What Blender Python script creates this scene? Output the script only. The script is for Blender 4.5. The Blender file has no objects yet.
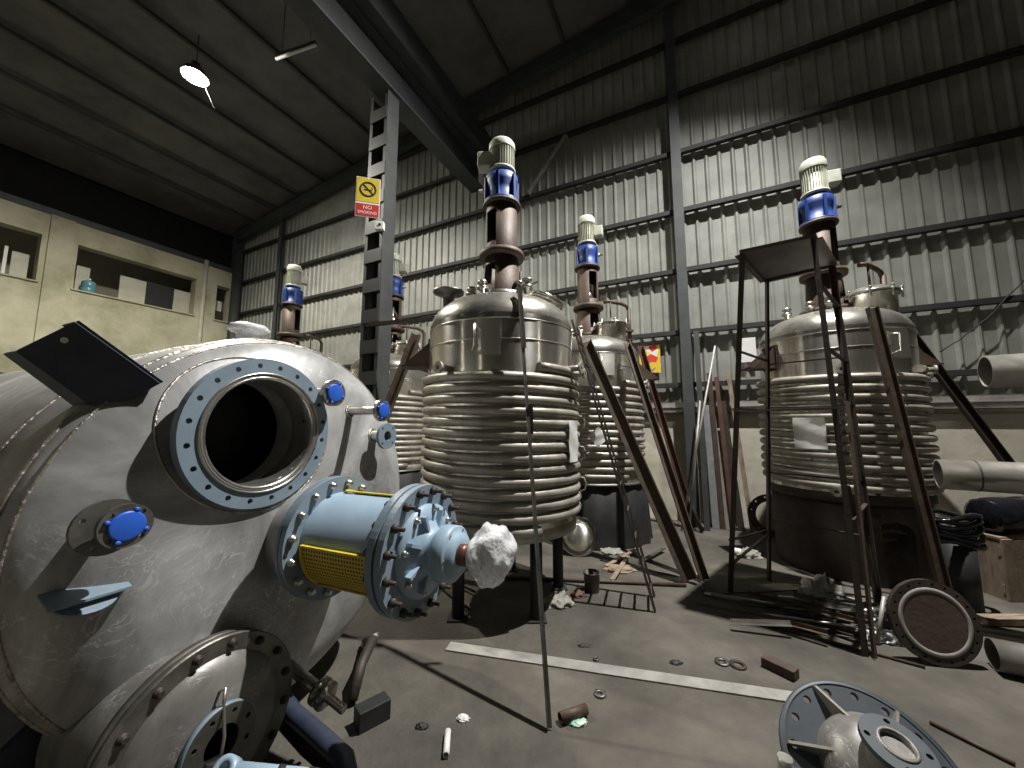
import bpy, bmesh, math, random
from mathutils import Vector, Matrix
from mathutils.noise import noise as mnoise
random.seed(7)
PI = math.pi; R_ = math.radians
C = bpy.context.scene.collection
# ------------------------------------------------------------------ camera geometry
F, PT, HC = 370.0, R_(6.3), 1.6
def ray(px, py):
    u = 384.0-py
    return Vector((px-512.0, F*math.cos(PT)-u*math.sin(PT), u*math.cos(PT)+F*math.sin(PT)))
CAM = Vector((0, 0, HC))
def fl(px, py, z=0.0):
    r = ray(px, py); return CAM+r*((z-HC)/r.z)
def at(px, py, Y):
    r = ray(px, py); return CAM+r*(Y/r.y)
# building axes: UU along the sheet wall (towards far left), VV towards the sheet wall
UU = Vector((-.894, .447, 0)).normalized(); VV = Vector((.447, .894, 0)).normalized()
DW = 7.0; UL = 14.2
def B(u, v, z): return UU*u+VV*v+Vector((0, 0, z))
def onwall(px, py, v=DW):
    r = ray(px, py); return CAM+r*(v/r.dot(VV))
def onleft(px, py, u=UL):
    r = ray(px, py); return CAM+r*(u/r.dot(UU))
# ------------------------------------------------------------------ materials
def mat(name, c1, c2=None, metal=0.0, rough=.6, scale=6, bump=0.0, bscale=40, rvar=0.0, emit=None, stretch=None, c3=None, trans=0, alpha=1, coat=0):
    m = bpy.data.materials.new(name); m.use_nodes = True
    nt = m.node_tree; n = nt.nodes; l = nt.links; p = n['Principled BSDF']
    p.inputs['Metallic'].default_value = metal; p.inputs['Roughness'].default_value = rough
    p.inputs['Base Color'].default_value = (*c1, 1)
    p.inputs['Transmission Weight'].default_value = trans; p.inputs['Alpha'].default_value = alpha
    p.inputs['Coat Weight'].default_value = coat
    tc = n.new('ShaderNodeTexCoord'); mp = n.new('ShaderNodeMapping'); l.new(tc.outputs['Object'], mp.inputs[0])
    if stretch: mp.inputs['Scale'].default_value = stretch
    if c2 is not None:
        t = n.new('ShaderNodeTexNoise'); t.inputs['Scale'].default_value = scale; t.inputs['Detail'].default_value = 8; t.inputs['Roughness'].default_value = .65
        l.new(mp.outputs[0], t.inputs['Vector'])
        r = n.new('ShaderNodeValToRGB'); r.color_ramp.elements[0].position = .35; r.color_ramp.elements[1].position = .65
        r.color_ramp.elements[0].color = (*c1, 1); r.color_ramp.elements[1].color = (*c2, 1)
        if c3 is not None:
            e = r.color_ramp.elements.new(.5); e.color = (*c3, 1)
        l.new(t.outputs['Fac'], r.inputs[0]); l.new(r.outputs[0], p.inputs['Base Color'])
        if rvar:
            mr = n.new('ShaderNodeMapRange'); mr.inputs['To Min'].default_value = max(0, rough-rvar); mr.inputs['To Max'].default_value = min(1, rough+rvar)
            l.new(t.outputs['Fac'], mr.inputs['Value']); l.new(mr.outputs[0], p.inputs['Roughness'])
    if bump:
        t2 = n.new('ShaderNodeTexNoise'); t2.inputs['Scale'].default_value = bscale; t2.inputs['Detail'].default_value = 6
        l.new(mp.outputs[0], t2.inputs['Vector'])
        b = n.new('ShaderNodeBump'); b.inputs['Strength'].default_value = bump; b.inputs['Distance'].default_value = .02
        l.new(t2.outputs['Fac'], b.inputs['Height']); l.new(b.outputs[0], p.inputs['Normal'])
    if emit:
        p.inputs['Emission Color'].default_value = (*emit[:3], 1); p.inputs['Emission Strength'].default_value = emit[3]
    return m
M = {}
M['sheet'] = mat('galvanised sheet', (.205, .206, .183), (.295, .297, .268), 0, .5, 2.0, .05, 8)
M['girt'] = mat('dark girt', (.014, .013, .012), (.028, .026, .024), 0, .7, 5)
M['frame'] = mat('grey painted steel', (.036, .038, .038), (.058, .06, .058), 0, .55, 4)
M['beam'] = mat('dark beam paint', (.04, .045, .047), (.065, .07, .07), 0, .6, 3)
M['conc'] = mat('wall plaster', (.33, .31, .21), (.60, .575, .43), 0, .9, .9, .2, 12, c3=(.48, .455, .33))
M['dado'] = mat('dado plaster', (.42, .385, .31), (.64, .60, .50), 0, .9, 1.6, .2, 14)
M['roof'] = mat('roof sheet', (.10, .10, .10), (.17, .17, .165), 0, .7, 1.2)
M['black'] = mat('black', (.012, .012, .013), (.025, .025, .026), 0, .6, 8)
M['bsheet'] = mat('near-black sheet', (.004, .004, .004), (.008, .008, .008), 0, .9, 4)  # near-black sheet for the band above the left wall
M['room'] = mat('inner room plaster', (.4, .37, .3), (.5, .46, .38), 0, .9, 2)
M['board'] = mat('pale board', (.5, .49, .4), (.62, .6, .5), 0, .7, 3)
M['floor'] = mat('dusty concrete floor', (.044, .038, .030), (.125, .113, .093), 0, .82, 1.1, .45, 25, .1, c3=(.08, .071, .057))
M['mirror'] = mat('polished stainless', (.62, .60, .54), (.78, .75, .68), .9, .24, 3, .03, 5, .09)
_m = M['mirror']; _n = _m.node_tree.nodes; _p = _n['Principled BSDF']; _p.inputs['Anisotropic'].default_value = .9; _p.inputs['Anisotropic Rotation'].default_value = .25
_t = _n.new('ShaderNodeTangent'); _t.direction_type = 'RADIAL'; _t.axis = 'Z'; _m.node_tree.links.new(_t.outputs[0], _p.inputs['Tangent'])
M['coil'] = mat('dull stainless coil', (.26, .24, .20), (.46, .43, .37), .4, .48, 5, .06, 30, .1)
M['dome_b'] = mat('dusty stainless', (.42, .40, .35), (.58, .56, .5), .85, .28, 4, .03, 5, .1)
M['satin'] = mat('ground stainless plate', (.44, .43, .415), (.78, .77, .75), .2, .42, 2.2, .06, 18, .12, c3=(.62, .61, .59))
def plate_mat(name, cols, sc=1.0):
    m = mat(name, cols[0], cols[2], .25, .42, 1.7*sc, .05, 18, .12, c3=cols[1])
    n = m.node_tree.nodes; l = m.node_tree.links; p = n['Principled BSDF']
    ramp = [q for q in n if q.type == 'VALTORGB'][0]; tex = [q for q in n if q.type == 'TEX_NOISE'][0]; tex.inputs['Distortion'].default_value = 1.2
    ramp.color_ramp.elements[0].position = .3; ramp.color_ramp.elements[-1].position = .72
    tc = [q for q in n if q.type == 'TEX_COORD'][0]
    # grinding swirls: thin bright lines from a distorted wave masked by noise
    w = n.new('ShaderNodeTexNoise'); w.inputs['Scale'].default_value = 5*sc; w.inputs['Detail'].default_value = 3; w.inputs['Distortion'].default_value = 3.5; l.new(tc.outputs['Object'], w.inputs['Vector'])
    a = n.new('ShaderNodeMath'); a.operation = 'SUBTRACT'; a.inputs[1].default_value = .5; l.new(w.outputs['Fac'], a.inputs[0])
    b = n.new('ShaderNodeMath'); b.operation = 'ABSOLUTE'; l.new(a.outputs[0], b.inputs[0])
    c = n.new('ShaderNodeMapRange'); c.inputs['From Min'].default_value = .0; c.inputs['From Max'].default_value = .018; c.inputs['To Min'].default_value = 1; c.inputs['To Max'].default_value = 0; l.new(b.outputs[0], c.inputs['Value'])
    k = n.new('ShaderNodeTexNoise'); k.inputs['Scale'].default_value = 2.2*sc; l.new(tc.outputs['Object'], k.inputs['Vector'])
    kr = n.new('ShaderNodeMapRange'); kr.inputs['From Min'].default_value = .5; kr.inputs['From Max'].default_value = .62; l.new(k.outputs['Fac'], kr.inputs['Value'])
    mu = n.new('ShaderNodeMath'); mu.operation = 'MULTIPLY'; l.new(c.outputs[0], mu.inputs[0]); l.new(kr.outputs[0], mu.inputs[1])
    mu2 = n.new('ShaderNodeMath'); mu2.operation = 'MULTIPLY'; mu2.inputs[1].default_value = .55; l.new(mu.outputs[0], mu2.inputs[0])
    mx = n.new('ShaderNodeMix'); mx.data_type = 'RGBA'; mx.inputs[7].default_value = (.8, .8, .78, 1); l.new(mu2.outputs[0], mx.inputs[0]); l.new(ramp.outputs[0], mx.inputs[6]); l.new(mx.outputs[2], p.inputs['Base Color'])
    return m
M['satin'] = plate_mat('ground stainless plate', [(.20, .197, .193), (.38, .376, .372), (.64, .64, .635)])
M['dsatin'] = plate_mat('darkened ground stainless', [(.12, .113, .103), (.18, .172, .16), (.27, .262, .25)], 2)  # darker copy of the vessel plate; the bolted cover's shade is in its colour
M['weld'] = mat('weld bead', (.25, .21, .17), (.6, .58, .52), .8, .4, 20, .5, 60)
M['steel'] = mat('bright machined steel', (.42, .41, .38), (.6, .58, .54), .9, .3, 10, .05, 30, .1)
M['dsteel'] = mat('dark dirty steel', (.10, .095, .085), (.2, .19, .17), .7, .45, 8, .1, 30, .1)
M['ltblue'] = mat('light blue paint', (.27, .37, .47), (.33, .44, .54), 0, .42, 5, .03, 20, .08)
M['slate'] = mat('slate blue paint', (.17, .225, .275), (.22, .28, .335), 0, .5, 5, .03, 20)
M['navy'] = mat('navy primer', (.028, .034, .06), (.05, .06, .09), 0, .45, 5, .03, 20)
M['cap'] = mat('blue plastic cap', (.02, .10, .55), (.03, .13, .62), 0, .4, 5)
M['blue'] = mat('gearbox blue paint', (.010, .034, .17), (.018, .055, .23), 0, .5, 6, .03, 20)
M['motor'] = mat('motor grey paint', (.38, .39, .31), (.52, .52, .43), 0, .45, 8, .03, 20)
M['rust'] = mat('brown primer steel', (.055, .036, .024), (.10, .068, .047), .2, .6, 6, .15, 30)
M['rustd'] = mat('dark brown steel', (.032, .024, .02), (.062, .046, .036), .2, .6, 6, .15, 30)
M['redox'] = mat('red oxide steel', (.085, .04, .028), (.13, .068, .048), .1, .6, 6, .1, 30)
M['ply'] = mat('rusty blind plate', (.06, .04, .026), (.09, .062, .045), .1, .75, 4, .15, 30)
M['gasket'] = mat('pale gasket', (.25, .235, .21), (.33, .31, .28), 0, .7, 12)
M['yellow'] = mat('yellow paint', (.55, .40, .03), (.65, .5, .05), 0, .5, 8)
M['wood'] = mat('crate wood', (.17, .12, .08), (.32, .25, .18), 0, .8, 6, .1, 40, stretch=(1, 6, 1))
M['film'] = mat('cling film', (.80, .81, .83), (.95, .95, .97), 0, .1, 6, .8, 22, .05, trans=.38)
M['bfilm'] = mat('black stretch film', (.012, .012, .018), (.03, .03, .038), .5, .08, 6, 1.0, 7, .08)
M['paper'] = mat('paper', (.62, .62, .6), (.75, .75, .72), 0, .8, 5)
M['red'] = mat('sign red', (.45, .03, .03), None, 0, .5)
M['ink'] = mat('ink', (.02, .02, .02), None, 0, .6)
M['white'] = mat('white paint', (.75, .74, .7), None, 0, .5)
M['green'] = mat('green wrapper', (.03, .35, .15), (.6, .65, .6), 0, .5, 30)
M['rag'] = mat('dirty rag', (.2, .19, .17), (.36, .34, .3), 0, .95, 25, .6, 30)
M['bottle'] = mat('blue water bottle', (.12, .35, .42), (.2, .45, .52), 0, .2, 4, trans=.3)
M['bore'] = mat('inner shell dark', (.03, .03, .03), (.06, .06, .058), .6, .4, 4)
M['flat'] = mat('grey flat bar', (.26, .25, .23), (.42, .40, .37), .3, .5, 5, .1, 30)
M['brick'] = mat('dark brick', (.05, .032, .026), (.09, .06, .05), 0, .8, 10, .3, 30)
M['copper'] = mat('brown shaft', (.11, .05, .035), (.17, .085, .06), .6, .4, 8)
M['lampglow'] = mat('lit lamp lens', (1, 1, 1), None, 0, .5, emit=(1.0, .97, .88, 1500))
M['lampglow2'] = mat('lit lamp lens high', (1, 1, 1), None, 0, .5, emit=(1.0, .97, .9, 40))
M['lampglow3'] = mat('lit lamp far', (1, 1, 1), None, 0, .5, emit=(1.0, .93, .78, 150))
M['pipe'] = mat('dull pipe steel', (.16, .15, .13), (.25, .235, .21), .3, .5, 4, .08, 20)
M['gslate'] = mat('dark slate paint', (.026, .033, .040), (.042, .052, .062), 0, .5, 5, .03, 20)
M['galv'] = mat('zinc bar', (.3, .32, .33), (.42, .44, .45), .5, .5, 8, .1, 20)
# perforated yellow guard: holes as a procedural dot grid
def perf():
    m = mat('perforated yellow guard', (.6, .43, .03), None, 0, .5)
    n = m.node_tree.nodes; l = m.node_tree.links; p = n['Principled BSDF']
    uv = n.new('ShaderNodeUVMap'); mp = n.new('ShaderNodeMapping'); mp.inputs['Scale'].default_value = (26, 13, 1)
    l.new(uv.outputs[0], mp.inputs[0])
    v = n.new('ShaderNodeTexVoronoi'); v.inputs['Randomness'].default_value = 0; v.inputs['Scale'].default_value = 1; v.voronoi_dimensions = '2D'
    l.new(mp.outputs[0], v.inputs['Vector'])
    g = n.new('ShaderNodeMath'); g.operation = 'GREATER_THAN'; g.inputs[1].default_value = .30; l.new(v.outputs['Distance'], g.inputs[0])
    mx = n.new('ShaderNodeMix'); mx.data_type = 'RGBA'; mx.inputs[6].default_value = (.02, .015, .01, 1); mx.inputs[7].default_value = (.6, .43, .03, 1)
    l.new(g.outputs[0], mx.inputs[0]); l.new(mx.outputs[2], p.inputs['Base Color'])
    return m
M['perf'] = perf()
# colourful poster
def poster():
    m = mat('colour poster', (.8, .6, .1), None, 0, .5)
    n = m.node_tree.nodes; l = m.node_tree.links; p = n['Principled BSDF']
    tc = n.new('ShaderNodeTexCoord'); v = n.new('ShaderNodeTexVoronoi'); v.inputs['Scale'].default_value = 9; l.new(tc.outputs['Object'], v.inputs['Vector'])
    s = n.new('ShaderNodeSeparateColor'); l.new(v.outputs['Color'], s.inputs[0])
    r = n.new('ShaderNodeValToRGB'); r.color_ramp.interpolation = 'CONSTANT'
    cols = [(0, (.7, .5, .03)), (.3, (.6, .05, .03)), (.55, (.05, .15, .5)), (.7, (.75, .6, .1)), (.85, (.7, .7, .65))]
    r.color_ramp.elements[0].color = (*cols[0][1], 1); r.color_ramp.elements[1].position = cols[1][0]; r.color_ramp.elements[1].color = (*cols[1][1], 1)
    for ps, c in cols[2:]:
        e = r.color_ramp.elements.new(ps); e.color = (*c, 1)
    l.new(s.outputs[0], r.inputs[0]); l.new(r.outputs[0], p.inputs['Base Color'])
    return m
M['poster'] = poster()
# ------------------------------------------------------------------ mesh builder
def basis(z, xh=None):
    z = z.normalized()
    if xh is None: xh = Vector((0, 0, 1)) if abs(z.z) < .9 else Vector((1, 0, 0))
    x = (xh-z*xh.dot(z)).normalized(); y = z.cross(x)
    return x, y, z
class MB:
    def __init__(s): s.v = []; s.f = []; s.sm = []
    def add(s, vs, fs, smooth=False):
        o = len(s.v); s.v += [Vector(p) for p in vs]
        for f in fs: s.f.append([i+o for i in f]); s.sm.append(smooth)
        return s
    def box(s, c, dx, dy, dz, X=Vector((1, 0, 0)), Y=Vector((0, 1, 0)), Z=Vector((0, 0, 1))):
        c = Vector(c); vs = []
        for k in (-1, 1):
            for j in (-1, 1):
                for i in (-1, 1): vs.append(c+X*(i*dx/2)+Y*(j*dy/2)+Z*(k*dz/2))
        return s.add(vs, [(0, 2, 3, 1), (4, 5, 7, 6), (0, 1, 5, 4), (2, 6, 7, 3), (0, 4, 6, 2), (1, 3, 7, 5)])
    def bar(s, p, q, w, h, up=None):
        p = Vector(p); q = Vector(q); x, y, z = basis(q-p, up)
        return s.box((p+q)/2, h, w, (q-p).length, x, y, z)
    def channel(s, p, q, w, h, t, up=None):      # U section, web w wide, flanges h deep along up
        p = Vector(p); q = Vector(q); x, y, z = basis(q-p, up); L = (q-p).length; c = (p+q)/2
        s.box(c, t, w, L, x, y, z)
        for k in (-1, 1): s.box(c+x*(h/2+t*.2)+y*(k*(w-t)/2), h, t, L, x, y, z)
        return s
    def angle(s, p, q, w, t, up=None):
        p = Vector(p); q = Vector(q); x, y, z = basis(q-p, up); L = (q-p).length; c = (p+q)/2
        s.box(c+y*(w/2), t, w, L, x, y, z); s.box(c+x*(w/2), w, t, L, x, y, z); return s
    def lathe(s, o, ax, prof, n=32, cap=True, a0=0, a1=2*PI, xh=None):   # prof: (radius, height along ax)
        o = Vector(o); x, y, z = basis(Vector(ax), xh); full = abs(a1-a0-2*PI) < 1e-6; m = n if full else n+1
        vs = []
        for r, h in prof:
            for i in range(m):
                a = a0+(a1-a0)*i/n; vs.append(o+z*h+(x*math.cos(a)+y*math.sin(a))*r)
        fs = []
        for k in range(len(prof)-1):
            for i in range(n):
                j = (i+1) % m; fs.append((k*m+i, k*m+j, (k+1)*m+j, (k+1)*m+i))
        s.add(vs, fs, True)
        if cap and full:
            b = len(s.v)-len(vs)
            if prof[0][0] > 1e-4: s.f.append([b+i for i in range(m)][::-1]); s.sm.append(False)
            if prof[-1][0] > 1e-4: s.f.append([b+(len(prof)-1)*m+i for i in range(m)]); s.sm.append(False)
        return s
    def cyl(s, p, q, r, n=16, r2=None):
        p = Vector(p); q = Vector(q); return s.lathe(p, q-p, [(r, 0), (r if r2 is None else r2, (q-p).length)], n)
    def pipe(s, p, q, ro, ri, n=28):
        p = Vector(p); q = Vector(q); L = (q-p).length
        return s.lathe(p, q-p, [(ri, 0), (ro, 0), (ro, L), (ri, L), (ri, 0)], n, False)
    def tube(s, pts, r, n=8, closed=False, rs=None):
        pts = [Vector(p) for p in pts]; N = len(pts); vs = []; prev = None
        for i, p in enumerate(pts):
            a = pts[(i-1) % N] if (closed or i) else p; b = pts[(i+1) % N] if (closed or i < N-1) else p
            t = (b-a).normalized()
            if prev is None: x, y, z = basis(t)
            else: x = (prev-t*prev.dot(t)).normalized(); y = t.cross(x)
            prev = x; rr = rs[i] if rs else r
            for k in range(n): vs.append(p+(x*math.cos(2*PI*k/n)+y*math.sin(2*PI*k/n))*rr)
        fs = []
        for i in range(N if closed else N-1):
            i2 = (i+1) % N
            for k in range(n): fs.append((i*n+k, i*n+(k+1) % n, i2*n+(k+1) % n, i2*n+k))
        s.add(vs, fs, True)
        if not closed:
            b = len(s.v)-len(vs); s.f.append([b+k for k in range(n)][::-1]); s.sm.append(False)
            s.f.append([b+(N-1)*n+k for k in range(n)]); s.sm.append(False)
        return s
    def holed(s, o, ax, t, ro, ri, nb, rb, rh, xh=None, ph=0.0, n=64):   # flange with real bolt holes, from o to o+ax*t
        me = plate(ro, ri, nb, rb, rh, t, ph, n)
        x, y, z = basis(Vector(ax), xh); o = Vector(o)
        s.add([o+x*v.co.x+y*v.co.y+z*(v.co.z+t/2) for v in me.vertices], [tuple(p.vertices) for p in me.polygons])
        bpy.data.meshes.remove(me); return s
    def bolts(s, o, ax, nb, rb, r, h, xh=None, ph=0.0, back=0.0):
        x, y, z = basis(Vector(ax), xh); o = Vector(o)
        for i in range(nb):
            a = 2*PI*(i+.5)/nb+ph; p = o+(x*math.cos(a)+y*math.sin(a))*rb
            s.lathe(p-z*back, z, [(r, 0), (r, (h+back)*.55), (r*.6, (h+back)*.55), (r*.6, h+back)], 6)
        return s
    def ball(s, c, r, sub=3, amp=0, fr=4, sq=(1, 1, 1)):
        b = bmesh.new(); bmesh.ops.create_icosphere(b, subdivisions=sub, radius=1)
        b.verts.index_update(); vs = []
        for v in b.verts:
            k = 1+amp*mnoise(v.co*fr+Vector(c)); vs.append(Vector(c)+Vector((v.co.x*sq[0], v.co.y*sq[1], v.co.z*sq[2]))*r*k)
        s.add(vs, [[v.index for v in f.verts] for f in b.faces], True); b.free(); return s
    def build(s, name, m, parent=None, origin=None, bevel=0):
        me = bpy.data.meshes.new(name)
        if parent is not None: o = wloc(parent)
        elif origin is not None: o = Vector(origin)
        else:
            xs = [v.x for v in s.v]; ys = [v.y for v in s.v]; zs = [v.z for v in s.v]
            o = Vector(((min(xs)+max(xs))/2, (min(ys)+max(ys))/2, min(zs)))
        me.from_pydata([v-o for v in s.v], [], s.f); me.update()
        for p, k in zip(me.polygons, s.sm): p.use_smooth = k
        bm = bmesh.new(); bm.from_mesh(me); bmesh.ops.recalc_face_normals(bm, faces=bm.faces); bm.to_mesh(me); bm.free()
        me.materials.append(M[m] if isinstance(m, str) else m)
        ob = bpy.data.objects.new(name, me); C.objects.link(ob)
        if parent is not None: ob.parent = parent
        else: ob.location = o
        if bevel:
            b = ob.modifiers.new('bevel', 'BEVEL'); b.width = bevel; b.segments = 2; b.limit_method = 'ANGLE'
        return ob
def boltring(name, o, ax, nb, rb, r, h, m, par, ph=0.0):
    x, y, z = basis(Vector(ax), Z); o = Vector(o)
    for i in range(nb):
        a = 2*PI*(i+.5)/nb+ph; p = o+(x*math.cos(a)+y*math.sin(a))*rb; b = MB()
        b.lathe(p-z*.004, z, [(r, 0), (r, h*.55), (r*.6, h*.55), (r*.6, h)], 6); b.build(name, m, par)
def wloc(o):
    l = Vector((0, 0, 0))
    while o is not None: l += Vector(o.location); o = o.parent
    return l
def plate(ro, ri, nb, rb, rh, t, ph=0.0, n=64):
    cu = bpy.data.curves.new('tmp', 'CURVE'); cu.dimensions = '2D'; cu.fill_mode = 'BOTH'; cu.extrude = t/2
    def circ(r, cx, cy, k):
        sp = cu.splines.new('POLY'); sp.points.add(k-1); sp.use_cyclic_u = True
        for i in range(k):
            a = 2*PI*i/k; sp.points[i].co = (cx+r*math.cos(a), cy+r*math.sin(a), 0, 1)
    circ(ro, 0, 0, n)
    if ri: circ(ri, 0, 0, n)
    for i in range(nb):
        a = 2*PI*(i+.5)/nb+ph; circ(rh, rb*math.cos(a), rb*math.sin(a), 12)
    o = bpy.data.objects.new('tmp', cu); C.objects.link(o)
    me = bpy.data.meshes.new_from_object(o.evaluated_get(bpy.context.evaluated_depsgraph_get()))
    bpy.data.objects.remove(o); bpy.data.curves.remove(cu); return me
def text_mb(txt, size, o, X, Y, ex=.001, align='CENTER'):
    cu = bpy.data.curves.new('tmp', 'FONT'); cu.body = txt; cu.size = size; cu.align_x = align; cu.align_y = 'CENTER'; cu.extrude = ex
    ob = bpy.data.objects.new('tmp', cu); C.objects.link(ob)
    me = bpy.data.meshes.new_from_object(ob.evaluated_get(bpy.context.evaluated_depsgraph_get()))
    Z = X.cross(Y); b = MB()
    b.add([Vector(o)+X*v.co.x+Y*v.co.y+Z*v.co.z for v in me.vertices], [tuple(p.vertices) for p in me.polygons])
    bpy.data.objects.remove(ob); bpy.data.curves.remove(cu); return b
def tag(o, label, cat, group=None):
    o['label'] = label; o['category'] = cat
    if group: o['group'] = group
    return o
def thing(name, label, cat, loc=(0, 0, 0), group=None):
    o = bpy.data.objects.new(name, None); C.objects.link(o); o.location = loc; o.empty_display_size = .2
    return tag(o, label, cat, group)
def struct(mb, name, m, origin=(0, 0, 0)):
    o = mb.build(name, m, origin=origin); o['kind'] = 'structure'; return o
def copy_tree(o, parent=None):
    c = o.copy(); C.objects.link(c)
    if parent is not None: c.parent = parent
    for ch in list(o.children): copy_tree(ch, c)
    return c
Z = Vector((0, 0, 1))
# ================================================================== SETTING
f = MB(); f.box(B(3.5, -1, -.1), 24, 18, .2, UU, VV, Z); struct(f, 'floor', 'floor')
RZ = lambda u: 8.45+(UL-u)*.1018 if u > -4 else 8.45+(UL+4)*.1018-(-4-u)*.1018
# corrugated sheet walls
def sheet(mb, p0, dr, nr, L, z0, zt, pitch=.2, dep=.03):
    k = int(L/pitch); prev = None; vs = []; fs = []
    pts = []
    for i in range(k):
        for a, d in ((0, 0), (.12, 0), (.15, dep), (.17, dep)):
            pts.append((i*pitch+a, d))
    for s_, d in pts:
        q = p0+dr*s_-nr*d; vs += [Vector((q.x, q.y, z0)), Vector((q.x, q.y, zt(s_)))]
    for i in range(len(pts)-1): fs.append((2*i, 2*i+2, 2*i+3, 2*i+1))
    mb.add(vs, fs)
w = MB(); sheet(w, B(UL, DW, 0), -UU, VV, UL+8.2, 1.98, lambda s_: RZ(UL-s_)); struct(w, 'wall_right', 'sheet')
w = MB(); w.box(B(3, DW+.13, .98), 22.4, .2, 1.96, UU, VV, Z); struct(w, 'wall_right_dado', 'dado')
# girts, each its own
for i, z in enumerate((2.24, 3.15, 4.25, 5.35, 6.47, 7.6, 8.7, 9.75)):
    u1 = UL if z < 8.4 else UL-(z-8.45)/.1018-.4
    g = MB(); g.channel(B(u1, DW-.1, z), B(-8, DW-.1, z), .09, .07, .012, Z); struct(g, 'trim_%d' % (i+1), 'girt')
g = MB(); g.channel(B(UL, DW-.03, 1.86), B(-8, DW-.03, 1.86), .09, .04, .012, -VV); g.box(B(3.1, DW-.02, 1.88), 22, .05, .22, UU, VV, Z); struct(g, 'trim_9', 'flat')
# wall stanchions
for u, lab in ((.12, 'dark steel wall column behind the leaning planks'), (11.7, 'dark steel wall column beside the far left reactor motor')):
    c = MB(); h = RZ(u)-.1
    c.box(B(u, DW-.24, h/2), .16, .012, h, UU, VV, Z); c.box(B(u, DW-.12, h/2), .16, .012, h, UU, VV, Z) if False else None
    c.box(B(u, DW-.17, h/2), .012, .13, h, UU, VV, Z)
    o = c.build('wall_column', 'beam'); tag(o, lab, 'column')
# roof
f = MB()
def roofpt(u, v, dz=0): return B(u, v, RZ(u)+dz)
us = [UL+.6, -4, -8.2]
vs = []
for u in us:
    for v in (-9.5, DW+.1): vs += [roofpt(u, v), roofpt(u, v, .06)]
fs = []
for k in range(2):
    a = k*4; fs += [(a, a+2, a+6, a+4), (a+1, a+5, a+7, a+3), (a, a+4, a+5, a+1), (a+2, a+3, a+7, a+6)]
f.add(vs, fs); struct(f, 'ceiling', 'roof')
n = 10
for k, u in enumerate([13.2, 12.0, 10.8, 9.6, 8.4, 7.2, 6.0, 4.8, 3.4, 2.1, .8, -.5]):
    g = MB(); g.channel(roofpt(u, -9, -.1), roofpt(u, DW-.05, -.1), .07, .06, .01, UU); struct(g, 'trim_%d' % (n+k), 'beam')
# rafters (slope with the roof) and the big longitudinal girder
for k, v in enumerate((6.75, -1.5)):
    g = MB(); g.bar(roofpt(UL, v, -.32), roofpt(-4, v, -.32), .16, .3, Z); struct(g, 'trim_%d' % (24+k), 'beam')
t = thing('crane_girder', 'dark steel girder running overhead from the batten column to the sheet wall', 'beam', B(4.25, DW-.3, 6.9))
for part, args in (('web', (0, .02, .62, .34)), ('flange', (0, .34, .03, .03)), ('flange', (0, .34, .03, .66))):
    g = MB(); g.box(B(4.25, -1.2, 6.9+args[3]), args[1], 15.9, args[2], UU, VV, Z); g.build(part, 'beam', t)
g = MB(); g.box(B(4.05, -1.2, 7.85), .32, 15.9, .5, UU, VV, Z); o = g.build('bracing_beam', 'beam'); tag(o, 'second dark beam seated on top of the overhead girder', 'beam')
# left plaster wall with openings
w = MB(); TH = .3
def wl(v0, v1, z0, z1, u0=UL, th=TH): w.box(B(u0+th/2, (v0+v1)/2, (z0+z1)/2), th, v1-v0, z1-z0, UU, VV, Z)
V0 = -9.5
wl(V0, DW, 0, 5.05); wl(V0, DW, 6.3, 6.82)
for a, b in ((V0, -2.0), (-.9+.9, .0) , (2.6, 3.12), (5.75, 6.25), (6.72, DW)): 
    if b-a > .01: wl(a, b, 5.05, 6.3)
for v_ in (-5, 2.86):
    w.box(B(UL-.03, v_, 3.41), .06, .4, 6.82, UU, VV, Z)
struct(w, 'wall_left', 'conc')
w = MB(); w.box(B(UL+.06, (V0+DW)/2, 6.9), .16, DW-V0, .16, UU, VV, Z); struct(w, 'trim_30', 'beam')
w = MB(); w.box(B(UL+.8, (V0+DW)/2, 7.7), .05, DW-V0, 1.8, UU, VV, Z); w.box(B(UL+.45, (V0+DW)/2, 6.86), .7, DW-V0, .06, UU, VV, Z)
struct(w, 'wall_left_upper', 'bsheet')
# room behind the openings
w = MB(); w.box(B(UL+1.7, -1.2, 5.7), .1, 16.4, 2.0, UU, VV, Z); w.box(B(UL+1.0, -1.2, 5.0), 1.4, 16.4, .08, UU, VV, Z); w.box(B(UL+1.0, DW-.05, 5.7), 1.4, .1, 1.5, UU, VV, Z)
struct(w, 'wall_back_room', 'room')
# frames of the openings
for k, (a, b) in enumerate(((-2.0, 2.6), (3.12, 5.75), (6.25, 6.72))):
    w = MB()
    for v in (a+.02, b-.02): w.box(B(UL+.15, v, 5.675), .32, .04, 1.25, UU, VV, Z)
    w.box(B(UL+.15, (a+b)/2, 6.28), .32, b-a, .04, UU, VV, Z); w.box(B(UL+.13, (a+b)/2, 5.06), .36, b-a, .035, UU, VV, Z)
    struct(w, 'window_%d' % (k+1), 'conc')
# far walls behind the camera
w = MB(); sheet(w, B(-8.2, DW, 0), -VV, -UU, 16.4, 0, lambda s_: RZ(-8.2)); struct(w, 'wall_rear', 'sheet')
w = MB(); sheet(w, B(-8.2, -9.5, 0), UU, -VV, 22.8, 0, lambda s_: RZ(-8.2+s_)); struct(w, 'wall_front', 'sheet')
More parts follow.
